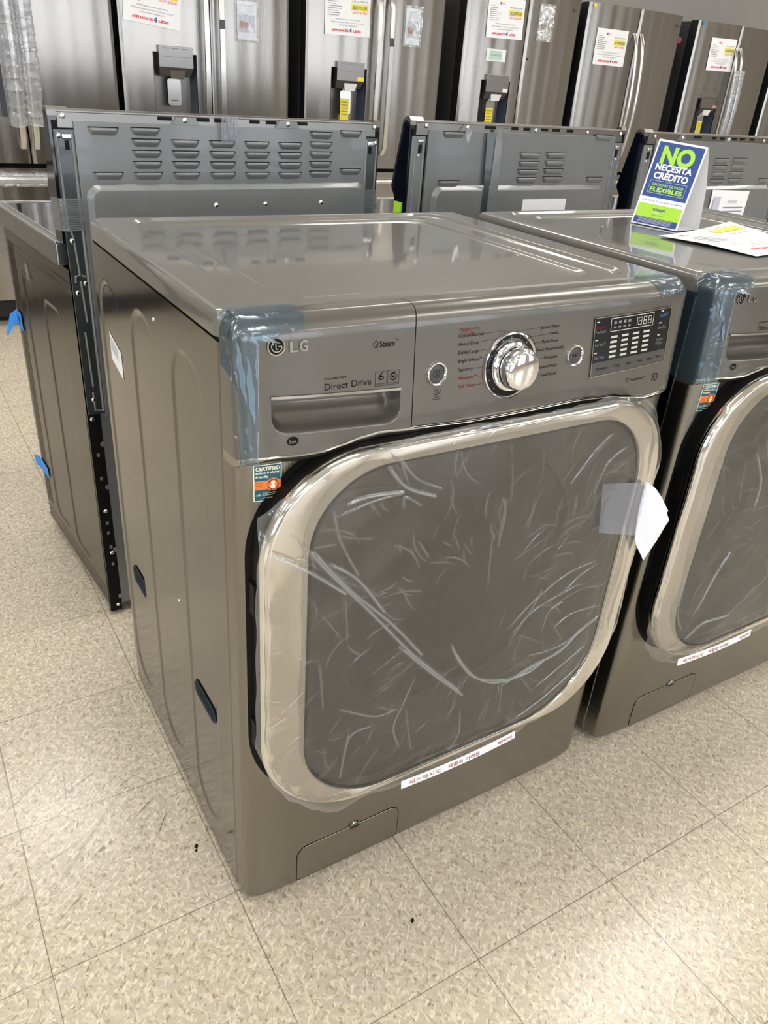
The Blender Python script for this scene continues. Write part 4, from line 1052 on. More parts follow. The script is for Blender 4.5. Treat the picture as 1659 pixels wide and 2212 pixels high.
    for x in sc: screw(rl, x, -.0052 if not any(abs(x-c[2]) < .002 for c in br) else -.0085, zt-.012, .0045, 3)
    rl.build('top_rail', ['rail', 'gasket', 'galv', 'screw'], bgo)
    # black corners
    ck = MB(); ck.box(.002, .040, -.003, .0, zt-.045, zt-.020); ck.box(RW-.040, RW-.002, -.003, 0, zt-.045, zt-.020); ck.build('corner_gap', 'gasket', bgo)
    # main back panel
    bp = MB(); px0, px1 = (.040, .718) if kind == 0 else (.048, .716)
    pt = zt-.020; pb = .55
    bp.box(px0, px1, -.008, .0, pb, pt, 0, bev=.0015)
    if kind == 0:
        X_ = lambda v: v*1.027
        cols = [(.146, .058, 5, 0), (.227, .058, 4, 1), (.308, .058, 4, 1), (.388, .058, 4, 1), (.469, .058, 4, 1), (.547, .058, 5, 0)]
        sub = bp
        tmp = MB()
        for (cx_, wv_, n_, st_) in cols:
            for i in range(5):
                if i < st_: continue
                louver(tmp, X_(cx_), 1.1455-.0205*i+(.0025 if cx_ > .5 else 0), X_(wv_))
        for (cx_, z) in ((.064, 1.144), (.0665, 1.0635), (.626, 1.1525), (.629, 1.0715)): louver(tmp, X_(cx_), z, X_(.058))
        ez = 1.037; e0, e1 = .056, .722-.003
    else:
        tmp = MB()
        for (cx_, z, n_) in ((.352, 1.119, 4), (.448, 1.121, 4)):
            for i in range(n_): louver(tmp, cx_, z-.0200*i, .076)
        for (cx_, z) in ((.090, 1.163), (.088, 1.052), (.630, 1.169), (.622, 1.060)): louver(tmp, cx_, z, .068)
        ez = 1.036; e0, e1 = .078, .695
    bp.add([(a, b-.0078, c0) for a, b, c0 in tmp.v], tmp.f, 0); bp.m[-len(tmp.f):] = tmp.m
    # embossed frame
    R_ = .024; pts = [(e0, -.009, .58), (e0, -.009, ez-R_)]+[(e0+R_-R_*math.cos(a), -.009, ez-R_+R_*math.sin(a)) for a in [k*PI/2/6 for k in range(1, 7)]]+[(e1-R_, -.009, ez)]+[(e1-R_+R_*math.sin(a), -.009, ez-R_+R_*math.cos(a)) for a in [k*PI/2/6 for k in range(1, 7)]]+[(e1, -.009, .58)]
    def frame_path(o_, y_):
        a, b, t_, r_ = e0-.006+o_, e1+.006-o_, ez+.005-o_, max(R_+.004-o_, .008)
        return [(a, y_, .58)]+[(a+r_-r_*math.cos(q), y_, t_-r_+r_*math.sin(q)) for q in [k*PI/2/8 for k in range(9)]]+[(b-r_+r_*math.sin(q), y_, t_-r_+r_*math.cos(q)) for q in [k*PI/2/8 for k in range(9)]]+[(b, y_, .58)]
    bp.loft([frame_path(0, -.0079), frame_path(.0012, -.0095), frame_path(.0095, -.0175), frame_path(.0115, -.0180)], 0, closed=False)
    ip = frame_path(.0115, -.0180); bp.add(ip, [tuple(range(len(ip)))], 0)
    for x_ in ((.323, .443, .590) if kind == 0 else ()): screw(bp, x_, -.0181, .999, .0048, 3)
    bpo = bp.build('back_panel', ['galv', 'gasket', 'galv', 'screw'], t, angle=40)
    # side flanges with stiffening beads
    for sx in (0, 1):
        fl = MB(); mx_ = (lambda x: x) if sx == 0 else (lambda x: RW-x)
        def bx(x0, x1, *a, **k): fl.box(min(mx_(x0), mx_(x1)), max(mx_(x0), mx_(x1)), *a, **k)
        bx(.002, .042, -.005, 0, .56, zt-.035, 0, bev=.0012)
        def bead(pts, r=.0024): fl.tube([(mx_(a), -.0055, b) for a, b in pts], r, 8, 1)
        if kind == 0:
            bead([(.008, .955), (.008, .560 if 0 else .962), (.012, .965)]); bead([(.007, 1.135), (.008, .965)])
            bead([(.012, .958), (.016, .940), (.020, .868), (.011, .866), (.010, .853)]); bead([(.023, .866), (.031, .864)])
            bead([(.020, .855), (.024, .770)]); bead([(.017, .748), (.020, .625)]); bead([(.018, .612), (.019, .570), (.033, .567)])
            fl.tube([(mx_(.036), -.004, zt-.04), (mx_(.037), -.004, .565)], .0040, 8, 1)
            for (x, z) in ((.013, .936), (.012, .832), (.030, .850), (.018, .595), (.010, zt-.035-.011)): screw(fl, mx_(x), -.005, z, .0046, 2)
            bx(.016, .034, -.010, -.003, zt-.052, zt-.042, 2, bev=.002); bx(.021, .029, -.0062, -.004, zt-.070, zt-.054, 3)
        else:
            fl.tube([(mx_(.036), -.004, zt-.04), (mx_(.037), -.004, .565)], .0035, 8, 1); bead([(.012, zt-.07), (.012, .60)])
            bx(.018, .034, -.009, -.003, zt-.050, zt-.042, 2, bev=.002); bx(.021, .031, -.0062, -.004, zt-.072, zt-.053, 3); screw(fl, mx_(.022), -.005, zt-.078, .003, 2)
        fl.build('rear_flange', ['galvd' if kind == 0 else 'galv', 'galv', 'screw', 'gasket'], t, angle=40)
    # lower back
    lb = MB(); lb.box(.030, RW-.030, .001, .008, .03, .56); lb.build('lower_back_panel', 'galv', t)
    for sx in (0, 1):
        st = MB(); mx_ = (lambda x: x) if sx == 0 else (lambda x: RW-x)
        st.box(min(mx_(.0), mx_(.028)), max(mx_(.0), mx_(.028)), -.001, .012, .012, .56, 0)
        for (x, z) in ((.014, .457), (.015, .396), (.016, .274), (.016, .246), (.018, .205), (.018, .155)): st.box(mx_(x)-.0035, mx_(x)+.0035, -.0016, 0, z-.0045, z+.0045, 1, bev=.0006)
        for z in (.483, .371, .195, .055): st.lathe([(.0065, 0), (.0065, .0008)], X=Matrix.Translation((mx_(.0275), -.0012, z)) @ Matrix.Rotation(PI/2, 4, 'X'), n=12, m=2)
        for (x, z) in ((.010, .548), (.015, .308), (.018, .188), (.019, .030)): screw(st, mx_(x), -.0015, z, .0044, 3)
        st.build('perforated_strip', ['gasket', 'galv', 'galv', 'screw'], t)
    return t
G['blackglass'] = mat('black_ceramic_glass', (.008, .008, .009), 0, .06, spec=.8)
R1 = make_range('stainless kitchen range seen from behind, left of the others, with many louvered vents', (.012, .885, 0), math.radians(4.5), 1.174, 0)
R2 = make_range('kitchen range seen from behind between two others, two columns of vents and navy end cap', (.822, .885, 0), math.radians(3), 1.186, 1)
R3 = copy_tree(R2); R3.location = (1.619, .885, 0); R3.rotation_euler = (0, 0, math.radians(3.5)); R3['label'] = 'kitchen range seen from behind, partly hidden by the tent sign, with papers taped on'
R4 = copy_tree(R2); R4.location = (2.408, .932, 0); R4.rotation_euler = (0, 0, math.radians(3.5)); R4['label'] = 'rearmost kitchen range, only a sliver of its back at the right edge'
# strap over range 2
st = MB(); st.grid([[(.286, -.019, 1.176), (.300, -.023, 1.180)], [(.254, -.018, 1.172), (.268, -.021, 1.1755)], [(.252, -.0205, 1.13), (.275, -.0215, 1.13)], [(.250, -.0205, 1.03), (.280, -.0215, 1.03)], [(.250, -.0205, .80), (.285, -.0215, .80)]])
st.grid([[(.225, -.0165, 1.165), (.252, -.018, 1.165)], [(.232, -.0190, 1.03), (.250, -.020, 1.03)], [(.228, -.0190, .80), (.250, -.020, .80)]], 1)
st_o = st.build('packing_strap', ['galv', 'galvd'], R2)
MB().box(-.0075, -.004, .010, .040, .955, 1.000).build('green_label', 'lime', R2)['label'] = 'lime green label'
# labels on backs
lb = MB(); lb.box(.378, .543, -.0205, -.0185, .94, 1.006)
lbo = lb.build('paper_label', 'white', loc=(.822, .885, 0)); lbo.rotation_euler = (0, 0, math.radians(3))
tag(lbo, 'white paper label on the back of the range with the navy end cap', 'label')
lb = MB(); lb.grid([[(.155, -.0105, .985), (.178, -.018, .985)], [(.157, -.0105, 1.172), (.182, -.012, 1.168)]]) if 0 else None
tg_ = MB(); tg_.add([(.158, -.010, 1.172), (.180, -.010, 1.170), (.176, -.014, 1.163), (.166, -.016, 1.138), (.162, -.012, 1.150)], [(0, 1, 2, 3, 4)]); tg_.build('loose_tape_end', 'ctape', R2)
sh = MB(); a = math.radians(3.5)
def r3(x, y, z): return (1.619+x*math.cos(a)-y*math.sin(a), .885+x*math.sin(a)+y*math.cos(a), z)
sh.grid([[r3(.370, -.0225, .90), r3(.540, -.036, .90)], [r3(.362, -.0215, 1.030), r3(.552, -.032, 1.026)]], 0)
E3 = lambda x, z: r3(x, -.0240-.012*((x-.362)/.19)-.0005, z)
sh.text('NOTICE', E3, .47, .990, .045, .008, 1, align='c')
for i in range(3): sh.grid([[E3(.43, .975-.012*i), E3(.53, .975-.012*i)], [E3(.43, .978-.012*i), E3(.53, .978-.012*i)]], 1)
sh.grid([[E3(.375, .95), E3(.408, .95)], [E3(.375, 1.01), E3(.408, 1.01)]], 2)
tag(sh.build('instruction_sheet', ['white', 'greyink', 'lav']), 'white instruction sheet hanging on the range behind the tent sign', 'paper')
# ribbed clear tapes on range 1
def tape(label, f, n, vertical, loc, rz):
    mb = MB(); mb.grid([[f(u/6, v/6, 0) for u in range(7)] for v in range(7)])
    o = mb.build('clear_ribbed_tape', 'ctape', loc=loc); o.rotation_euler = (0, 0, rz)
    rb_ = MB()
    for i in range(n):
        k_ = (i+.5)/n; wd = .10/n*1.6
        if vertical: rb_.grid([[f(k_-wd, v/4, .0006), f(k_+wd, v/4, .0006)] for v in range(5)])
        else: rb_.grid([[f(v/4, k_-wd, .0006), f(v/4, k_+wd, .0006)] for v in range(5)])
    rb_.build('ribs', 'galvd2', o)
    return tag(o, label, 'tape')
G['galvd2'] = mat('grey_thread', (.16, .17, .18), .2, .4)
L1 = (.012, .885, 0); a1 = math.radians(4.5)
tape('ribbed clear tape over the left edge of the louvered range', lambda u, v, e: ((-.012+.058*u), (-.0095-e if u > .2 else .02-(.03*u/.2)-e), .955+.062*v), 14, False, L1, a1)
tape('ribbed clear tape over the top edge of the louvered range', lambda u, v, e: (.340+.040*u, -.0175-e, 1.125+.048*v), 12, True, L1, a1)
tape('ribbed clear tape over the right edge of the louvered range', lambda u, v, e: (.712+.045*u, -.0115-e, .96+.065*v), 12, False, L1, a1)
# blue tape bits and handle wrap on range 1
def r1(x, y, z): return (.012+x*math.cos(a1)-y*math.sin(a1), .885+x*math.sin(a1)+y*math.cos(a1), z)
bt = MB(); bt.grid([[r1(-.003, .50, 0.613), r1(-.003, .548, 0.616)], [r1(-.003, .50, 0.660), r1(-.003, .548, 0.663)]]); bt.grid([[r1(-.003, .545, 0.638), r1(-0.013, .57, 0.608), r1(-0.028, .58, 0.580)], [r1(-.003, .548, 0.660), r1(-0.015, .575, 0.642), r1(-0.029, .585, 0.588)]])
bt.grid([[r1(-.006, .52, 0.633), r1(-.014, .55, 0.620)], [r1(-.010, .525, 0.653), r1(-0.01, .555, 0.638)]])
tag(bt.build('blue_tape', 'bluetape'), 'crumpled blue tape with a loose end high on the left range edge', 'tape')
bt = MB(); bt.grid([[r1(-.003, .47, 0.188), r1(-.003, .551, 0.184)], [r1(-.003, .47, 0.220), r1(-.003, .551, 0.226)]]); bt.grid([[r1(-.003, .551, 0.184), r1(-.010, .575, 0.193)], [r1(-.003, .551, 0.226), r1(-.012, .580, 0.223)]])
tag(bt.build('blue_tape', 'bluetape'), 'blue tape stuck low on the left range edge', 'tape')
bt = MB(); bt.grid([[r1(-.002, .345, .775), r1(-.002, .375, .778)], [r1(-.002, .350, .815), r1(-.002, .380, .818)]])
tag(bt.build('clear_label', 'ctape'), 'small clear sticker on the side of the louvered range', 'label')
rnd = random.Random(4)
def wrap(pts, r, n, name, label, seed):
    rn = random.Random(seed); mb = MB(); P = []
    for (p, q) in zip(pts, pts[1:]):
        m_ = max(2, int((Vector(q)-Vector(p)).length/.008))
        P += [tuple(Vector(p).lerp(Vector(q), i/m_)) for i in range(m_)]
    P.append(pts[-1]); mb.tube([tuple(Vector(p)+Vector((rn.uniform(-.002, .002),)*3)) for p in P], [r*(.92+.22*rn.random()) for i in range(len(P))], n)
    for i, v in enumerate(mb.v): mb.v[i] = (v[0]+rn.uniform(-.002, .002), v[1]+rn.uniform(-.002, .002), v[2]+rn.uniform(-.002, .002))
    o = mb.build('bubble_wrap', 'bubble', angle=50); return tag(o, label, 'bubble wrap')
wrap([r1(.03, RD+.095, .80), r1(RW-.03, RD+.095, .80)], .024, 12, '', 'bubble wrap around the oven handle of the louvered range', 3)

# ================================================================ REFRIGERATORS
FH, FW, FD = 1.79, .905, .84
def fy(x, d=0):
    u = (x-FW/2)/(FW/2); return -.030*(1-abs(u)**2.4)-d+.0011*math.sin(x*29+.7)+.0010*math.sin(x*61)+.0002*math.sin(x*113+2)
DR = (.152, .372, .985, 1.303)     # dispenser recess
def fridge(label, loc, disp, handle, wrapcol=None, freezer_wrap=False):
    t = thing('refrigerator', label, 'refrigerator', loc)
    MB().box(.004, FW-.004, .085, FD, .06, FH-.025, bev=.004).build('cabinet', 'cab', t)
    b = MB(); b.box(.03, FW-.03, .10, FD-.05, 0, .07); b.box(.02, FW-.02, .05, .08, .03, .12); b.build('base', 'black', t)
    for x in (.012, FW-.112): MB().box(x, x+.10, .045, .20, FH-.026, FH-.004, bev=.006).build('hinge_cover', 'cab', t)
    def door(x0, x1, z0, z1, name, hole=None, parent=t):
        xs = sorted(set([x0+(x1-x0)*i/44 for i in range(45)]+([hole[0], hole[1]] if hole else [])))
        zs = sorted(set([z0, z1]+([hole[2], hole[3]] if hole else [])+[z0+(z1-z0)*i/6 for i in range(7)]))
        m = MB()
        m.grid([[(x, fy(x)+(.008 if (i in (0, len(xs)-1)) else 0), z) for i, x in enumerate(xs)] for z in zs], 0, skip=(lambda i, j: hole and zs[i] >= hole[2]-1e-6 and zs[i+1] <= hole[3]+1e-6 and xs[j] >= hole[0]-1e-6 and xs[j+1] <= hole[1]+1e-6))
        for (xx, sgn_) in ((x0, 1), (x1, -1)): m.grid([[(xx, fy(xx)+.008, z) for z in (z0, z1)], [(xx, .075, z) for z in (z0, z1)]], 1)
        for zz in (z0, z1): m.grid([[(x, fy(x)+(.008 if (i in (0, len(xs)-1)) else 0), zz) for i, x in enumerate(xs)], [(x, .075, zz) for x in xs]], 0 if zz == z1 else 1)
        return m.build(name, ['stainless', 'black'], parent, angle=40, fold=None)
    xc = FW/2
    dl = door(.003, xc-.003, .785, FH, 'left_door', DR if disp else None)
    dr = door(xc+.003, FW-.003, .785, FH, 'right_door')
    fz = door(.003, FW-.003, .135, .765, 'freezer_drawer')
    MB().box(.01, FW-.01, .02, .09, .755, .80).build('door_gasket', 'gasket', t)
    # badge high on right door
    bd = MB(); bd.disc(lambda x, z: (x, fy(x)-.0008, z), FW-.075, FH-.062, .008, 0, 16); bd.text('LG', lambda x, z: (x, fy(x)-.0008, z), FW-.063, FH-.068, .020, .011, 0, bold=.02); bd.build('door_badge', 'darkgrey', dr)
    if disp:
        x0, x1, z0, z1 = DR; yf = fy((x0+x1)/2)
        rc = MB(); Y0, Y1 = yf+.002, .055
        rc.grid([[(x0, Y0, z0), (x0, Y0, z1)], [(x0+.012, Y1, z0+.01), (x0+.012, Y1, z1)]], 1); rc.grid([[(x1, Y0, z0), (x1, Y0, z1)], [(x1-.012, Y1, z0+.01), (x1-.012, Y1, z1)]], 0)
        rc.grid([[(x0+.012, Y1, z0+.01), (x1-.012, Y1, z0+.01)], [(x0+.012, Y1, z1), (x1-.012, Y1, z1)]], 2); rc.grid([[(x0, Y0, z0), (x1, Y0, z0)], [(x0+.012, Y1, z0+.01), (x1-.012, Y1, z0+.01)]], 2); rc.grid([[(x0, Y0, z1), (x1, Y0, z1)], [(x0+.012, Y1, z1), (x1-.012, Y1, z1)]], 1)
        ro = rc.build('dispenser_recess', ['recess', 'black', 'stainlessdk'], dl)
        hdm = MB(); hx0, hx1 = x0+.022, x1-.022
        hdm.box(hx0, hx1, yf-.022, yf+.03, 1.238, 1.333, 0, bev=.003)
        hdm.loft([[(hx0, yf-.020, 1.238), (hx1, yf-.020, 1.238), (hx1, yf+.05, 1.238), (hx0, yf+.05, 1.238)], [(hx0+.01, yf+.012, 1.200), (hx1-.01, yf+.012, 1.200), (hx1-.01, yf+.05, 1.200), (hx0+.01, yf+.05, 1.200)]], 1, False, True)
        ho = hdm.build('dispenser_head', ['stainlessdk', 'darkgrey'], dl)
        lg = MB(); F = lambda x, z: (x, yf-.0228, z)
        for i in range(3): lg.grid([[F(hx0+.02+.05*i, 1.320), F(hx0+.05+.05*i, 1.320)], [F(hx0+.02+.05*i, 1.324), F(hx0+.05+.05*i, 1.324)]], 0)
        lg.grid([[F(hx0+.01, 1.285), F(hx1-.01, 1.285)], [F(hx0+.01, 1.287), F(hx1-.01, 1.287)]], 0)
        if disp > 1: lg.grid([[F(hx1-.045, 1.242), F(hx1-.005, 1.242)], [F(hx1-.045, 1.262), F(hx1-.005, 1.262)]], {2: 1, 3: 2, 4: 3}[disp])
        lg.build('head_legend', ['greyink', 'yellow', 'white', 'pinkred'], ho)
        MB().loft([[(x0+.075, yf-.012, 1.232), (x1-.060, yf-.012, 1.232), (x1-.060, yf+.03, 1.232), (x0+.075, yf+.03, 1.232)], [(x0+.085, yf-.004, 1.190), (x1-.072, yf-.004, 1.190), (x1-.075, yf+.03, 1.190), (x0+.09, yf+.03, 1.190)]], 0, True, True).build('dispenser_nozzle', 'white' if disp != 1 else 'bar', ho)
        pdm = MB(); pdm.loft([[(x, yf+.035, z) for x, z in rrect(x0+.070, x1-.075, 1.065, 1.195, .012, 4)], [(x, yf+.028, z) for x, z in rrect(x0+.073, x1-.078, 1.068, 1.19, .012, 4)]], 0, False, True)
        pdm.box(x0+.09, x1-.095, yf+.0265, yf+.029, 1.090, 1.094, 1); pdm.build('dispenser_paddle', ['bar', 'darkgrey'], ro)
        if disp > 1:
            tg2 = MB(); tg2.box(x0+.070, x0+.125, yf+.018, yf+.020, 1.035, 1.150, 0)
            for i in range(5): tg2.box(x0+.076, x0+.118, yf+.0172, yf+.018, 1.130-.016*i, 1.134-.016*i, 1)
            tg2.build('yellow_tag', ['yellow', 'greyink'], ro)
    hl = []
    if handle == 'flat':
        for (x, par) in ((xc-.040, dl), (xc+.040, dr)):
            m = MB(); pts = [(x, fy(x)-.012, .86), (x, fy(x)-.045, .90), (x, fy(x)-.052, 1.1), (x, fy(x)-.054, 1.35), (x, fy(x)-.048, 1.6), (x, fy(x)-.012, 1.68)]
            m.loft([[(a_-.015, b_, c0), (a_-.012, b_-.008, c0), (a_+.012, b_-.008, c0), (a_+.015, b_, c0), (a_+.012, b_+.006, c0), (a_-.012, b_+.006, c0)] for a_, b_, c0 in pts], 0, True, True)
            if par is dr: m.box(x-.013, x+.013, fy(x)-.0640, fy(x)-.058, 1.425, 1.465, 1)
            m.build('door_handle', ['bar', 'darkgrey'], par, angle=50)
    elif handle == 'bow':
        for (x, par) in ((xc-.030, dl), (xc+.030, dr)):
            m = MB(); pts = [(x, fy(x)-.002-.075*math.sin(PI*k/16)**.6, .85+.80*k/16) for k in range(17)]
            m.loft([[(a_+.015*math.cos(q), b_-.009*math.sin(q), c0) for q in [j*2*PI/12 for j in range(12)]] for a_, b_, c0 in pts], 0, True, True)
            m.build('door_handle', 'bar', par, angle=60)
    fh = MB(); fh.loft([[(x, fy(x)-.030+.012*math.cos(q), .715+.014*math.sin(q)) for q in [j*2*PI/10 for j in range(10)]] for x in [.05+(FW-.1)*k/14 for k in range(15)]], 0, True, True)
    for x in (.07, FW-.07): fh.box(x-.012, x+.012, fy(x)-.03, fy(x)+.002, .705, .725)
    fh.build('freezer_handle', 'bar', fz, angle=60)
    return t
YF_ = 3.6
FX = [-2.06, -1.06, -.055, .872, 1.872, 2.925, 3.895, 5.03, 6.02]
fridges = {}
labs = {0: 'stainless french-door refrigerator, the farther one out of view at the far left of the row', 1: 'stainless french-door refrigerator just out of view at the left of the row', 2: 'stainless refrigerator at the left edge with bubble-wrapped handles', 3: 'stainless refrigerator with a tilted price sheet reading SAVE $2050', 4: 'stainless refrigerator priced $2149.00 with yellow tag in its dispenser', 5: 'handleless stainless refrigerator priced $2299.00 with a small mint sticker', 6: 'stainless refrigerator without dispenser and with long bowed handles, priced $1999.00', 7: 'stainless refrigerator second from the right edge, with dispenser and wrapped handles', 8: 'stainless refrigerator cut off by the right edge of the photo'}
cfg = {2: (1, 'bow'), 3: (1, 'flat'), 4: (2, 'flat'), 5: (3, None), 6: (0, 'bow'), 7: (4, 'bow')}
for k_ in (2, 3, 4, 5, 6, 7):
    fridges[k_] = fridge(labs[k_], (FX[k_], YF_+(.05 if k_ == 7 else 0), 0), *cfg[k_])
for k_, src in ((8, 6), (1, 3), (0, 6)):
    c = copy_tree(fridges[src]); c.location = (FX[k_], YF_+(.05 if k_ == 8 else 0), 0); c['label'] = labs[k_]; fridges[k_] = c

# paper things on the fridge fronts
def Pf(k_, e=.002):
    X0 = FX[k_]; Y0 = YF_+(.05 if k_ == 7 else 0)
    return lambda x, z, ee=0: (x, Y0-.030*(1-abs((max(0, min(FW, x-X0))-FW/2)/(FW/2))**2.4)-.0022-e-ee, z)
def card(k_, x, z, ang, price, save, label, med='$3999.00', w_=.272, h_=.208):
    """landscape letter sheet, x,z = top left corner"""
    F = Pf(k_); ca, sa = math.cos(ang), math.sin(ang)
    def g(u, v, e=0): # v downwards
        return F(x+u*ca+v*sa*1.0, z+u*sa-v*ca, e+.006*math.sin(u*9)*0+.004*(v/h_)**2)
    mb = MB(); mb.grid([[g(w_*i/8, h_*j/6) for i in range(9)] for j in range(7)], 0)
    o = mb.build('price_sheet', 'white'); p = MB(); e = lambda u, v: g(u, -v, .0012)
    p.disc(e, .088, -.028, .007, 0, 14); p.text('LG', e, .098, -.033, .018, .010, 2)
    p.text('MED '+med, e, .205, -.050, .095, .008, 2, align='c'); p.grid([[e(.155+.103*i/8, vv) for i in range(9)] for vv in (-.087, -.058)], 1)
    p.text(price, lambda u, v: g(u, -v, .002), .2065, -.0815, .090, .0155, 2, bold=.03, align='c'); p.text('SAVE '+save, e, .2065, -.103, .090, .010, 3, bold=.02, align='c')
    for i, wl in enumerate((.03, .055, .045, .085, .08, .06, .07, .065)): p.grid([[e(.015, -.044-.0105*i), e(.015+wl, -.044-.0105*i)], [e(.015, -.0415-.0105*i), e(.015+wl, -.0415-.0105*i)]], 2)
    p.text('FREE Delivery within 50 Miles!', e, .136, -.136, .15, .0062, 2, align='c'); p.text('FREE Installation (NOT include Accessory)', e, .136, -.150, .20, .0062, 2, align='c'); p.text('1 YEAR FREE WARRANTY', e, .136, -.164, .12, .0062, 2, align='c')
    p.text('APPLIANCES', e, .040, -.190, .098, .011, 0, bold=.04); p.text('4', e, .143, -.193, .016, .022, 4, bold=.04); p.text('LESS', e, .166, -.190, .050, .011, 0, bold=.04)
    p.build('printing', ['red', 'yellow', 'greyink', 'pinkred', 'blue'], o)
    return tag(o, label, 'paper', 'price sheets on the refrigerators')
card(3, .915, 1.634, math.radians(-6), '$2349.00', '$2050', 'tilted white price sheet reading SAVE $2050 above a dispenser')
card(4, 1.972, 1.662, math.radians(1), '$2149.00', '$1950', 'white price sheet reading $2149.00')
card(5, 3.063, 1.735, math.radians(1), '$2299.00', '$2100', 'white price sheet reading $2299.00 above a small mint sticker')
card(6, 3.985, 1.655, math.radians(0), '$1999.00', '$900', 'white price sheet reading $1999.00 beside bowed handles')
card(7, 5.180, 1.695, math.radians(1), '$1899.00', '$1100', 'white price sheet farthest right, beside crinkled wrapped handles')
def bag(k_, x, z, w_, h_, label):
    F = Pf(k_, .004); mb = MB(); rn = random.Random(k_)
    mb.grid([[F(x+w_*i/14, z-h_*j/20, .002+rn.uniform(0, .0035)) for i in range(15)] for j in range(21)])
    o = mb.build('clear_bag', 'bubble', angle=20)
    c = MB(); G2 = lambda u, v: F(x+w_*u, z-h_*v, .0005)
    c.grid([[G2(.10, .06), G2(.90, .06)], [G2(.10, .95), G2(.90, .95)]], 0); co = MB()
    H2 = lambda u, v: F(x+w_*u, z-h_*v, .0012)
    c.grid([[H2(.15, .37), H2(.82, .37)], [H2(.15, .77), H2(.82, .77)]], 1); H3 = lambda u, v: F(x+w_*u, z-h_*v, .0018)
    c.add([H3(.18, .52), H3(.55, .54), H3(.50, .68), H3(.24, .68)], [(0, 1, 2, 3)], 2); c.add([H3(.50, .66), H3(.62, .60), H3(.78, .72), H3(.74, .77), H3(.55, .74)], [(0, 1, 2, 3, 4)], 0)
    c.text('Craft Ice\u2122', lambda u, v: F(x+w_*u, z-h_*(1-v), .0018), .5, .83, .5, .035, 3, align='c')
    c.build('picture_card', ['white', 'lav', 'brown', 'greyink'], o)
    return tag(o, label, 'plastic bag', 'clear bags with a picture card')
bag(3, 1.452, 1.570, .135, .190, 'clear bag with picture card taped beside the flat handles of the SAVE $2050 refrigerator')
bag(4, 2.468, 1.635, .130, .200, 'clear bag with picture card on the right door of the $2149.00 refrigerator')
bag(5, 3.452, 1.738, .130, .200, 'clear bag with picture card on the right door of the $2299.00 refrigerator')
F = Pf(5); m = MB(); m.grid([[F(3.088, 1.406), F(3.232, 1.406)], [F(3.088, 1.471), F(3.232, 1.471)]], 0); E5 = lambda x, z: F(x, z, .0008)
m.grid([[E5(3.11, 1.416), E5(3.205, 1.416)], [E5(3.11, 1.462), E5(3.205, 1.462)]], 1); m.text('Counter-Depth', lambda x, z: F(x, z, .0014), 3.157, 1.435, .075, .010, 2, align='c')
tag(m.build('sticker', ['white', 'mint', 'greyink']), 'small mint and white sticker above the dispenser of the handleless refrigerator', 'sticker')
# round dots on the cabinet side of the $2299 refrigerator
SX = FX[5]+.0032
for (y, z, mm, lb_) in ((3.86, 1.650, 'bsticker', 'round blue dot sticker on the dark side of a refrigerator'), (3.86, 1.607, 'pink', 'round pink dot sticker below the blue dot on a refrigerator side')):
    tag(MB().lathe([(.024, 0), (.024, .0008)], X=Matrix.Translation((SX, y, z)) @ Matrix.Rotation(-PI/2, 4, 'Y'), n=24).build('dot_sticker', mm), lb_, 'sticker')
tag(MB().lathe([(.020, 0), (.020, .0008)], X=Matrix.Translation((FX[7]+.0032, 3.80, 1.665)) @ Matrix.Rotation(-PI/2, 4, 'Y'), n=24).build('dot_sticker', 'pink'), 'pink dot sticker on the side of the refrigerator second from the right edge', 'sticker')
for k_, y, z in ((7, 3.82, 1.60), (6, 3.74, 1.72)):
    m = MB(); m.box(FX[k_]+.0022, FX[k_]+.0036, y, y+.07, z-.02, z+.03, 0)
    for i in range(2): m.box(FX[k_]+.0016, FX[k_]+.0024, y+.01, y+.05, z-.005+.014*i, z-.001+.014*i, 1)
    tag(m.build('side_label', ['white', 'greyink']), 'small white label on the %s refrigerator side' % ('grey side of the farthest-right complete' if k_ == 7 else 'black side of the bowed-handle'), 'label')
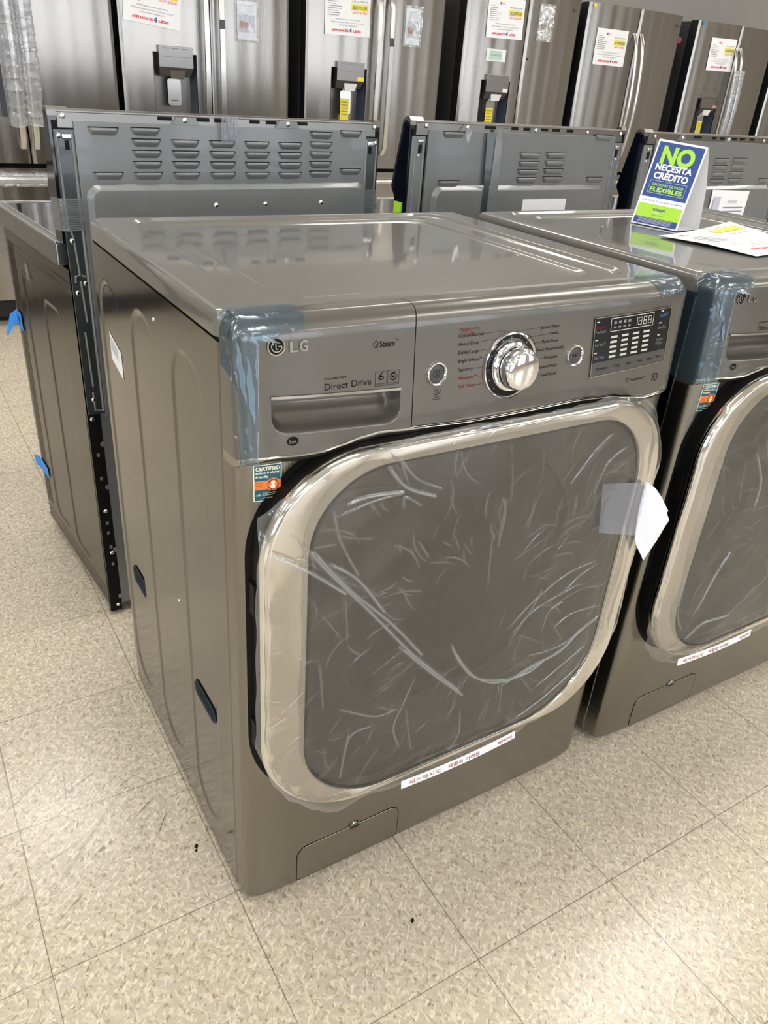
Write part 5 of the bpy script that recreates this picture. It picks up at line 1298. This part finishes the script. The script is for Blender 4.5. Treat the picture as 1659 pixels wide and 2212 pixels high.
q_ = MB().lathe([(.006, 0), (.006, .001)], X=Matrix.Translation(Pf(5)(3.411, 1.435)) @ Matrix.Rotation(PI/2, 4, 'X'), n=16).build('hole_plug', 'gasket', fridges[5]); q_.location = -fridges[5].location
F = Pf(6); tag(MB().grid([[F(3.925, 1.765), F(3.945, 1.765)], [F(3.925, 1.78), F(3.945, 1.78)]]).build('corner_sticker', 'yellow'), 'tiny yellow sticker on the top left corner of a refrigerator door', 'sticker')
F = Pf(7); tag(MB().grid([[F(5.060, 1.765), F(5.080, 1.765)], [F(5.060, 1.78), F(5.080, 1.78)]]).build('corner_sticker', 'bsticker'), 'tiny blue sticker on the top left corner of a refrigerator door', 'sticker')
# bubble wrap on handles
xc = FX[2]+FW/2; yy = YF_-.030
for sx, lb_ in ((-.040, 'bubble wrap on the left door handle of the refrigerator at the left edge'), (.035, 'bubble wrap on the right door handle of the refrigerator at the left edge')):
    wrap([(xc+sx, yy-.035, .96), (xc+sx, yy-.072, 1.1), (xc+sx, yy-.078, 1.25), (xc+sx, yy-.072, 1.45), (xc+sx, yy-.035, 1.62)], .036, 12, '', lb_, 8+int(sx*100))
wrap([(FX[2]+.04, yy-.03, .715), (FX[2]+FW-.05, yy-.03, .715)], .030, 12, '', 'bubble wrap on the freezer handle of the refrigerator at the left edge', 5)
xc = FX[7]+FW/2; yy = YF_+.05-.030
for sx, lb_ in ((-.030, 'crinkled wrap on the left handle of the farthest-right complete refrigerator'), (.030, 'crinkled wrap on the right handle of the farthest-right complete refrigerator')):
    wrap([(xc+sx, yy-.045, .92), (xc+sx, yy-.072, 1.1), (xc+sx, yy-.078, 1.25), (xc+sx, yy-.070, 1.50)], .021, 10, '', lb_, 18+int(sx*100))
# crumbs on the floor
for (x, y, s_) in ((-.030, .120, .0032), (-.033, .112, .0022), (.245, -.195, .003)):
    m = MB(); m.lathe([(.2*s_, 0), (s_, .3*s_), (.7*s_, s_), (.1*s_, 1.2*s_)], X=Matrix.Translation((x, y, 0)) @ Matrix.Scale(1.6, 4, (.6, .8, 0)), n=7)
    tag(m.build('crumb', 'gasket'), 'tiny black crumb on the beige floor tiles', 'debris', 'black crumbs on the floor')
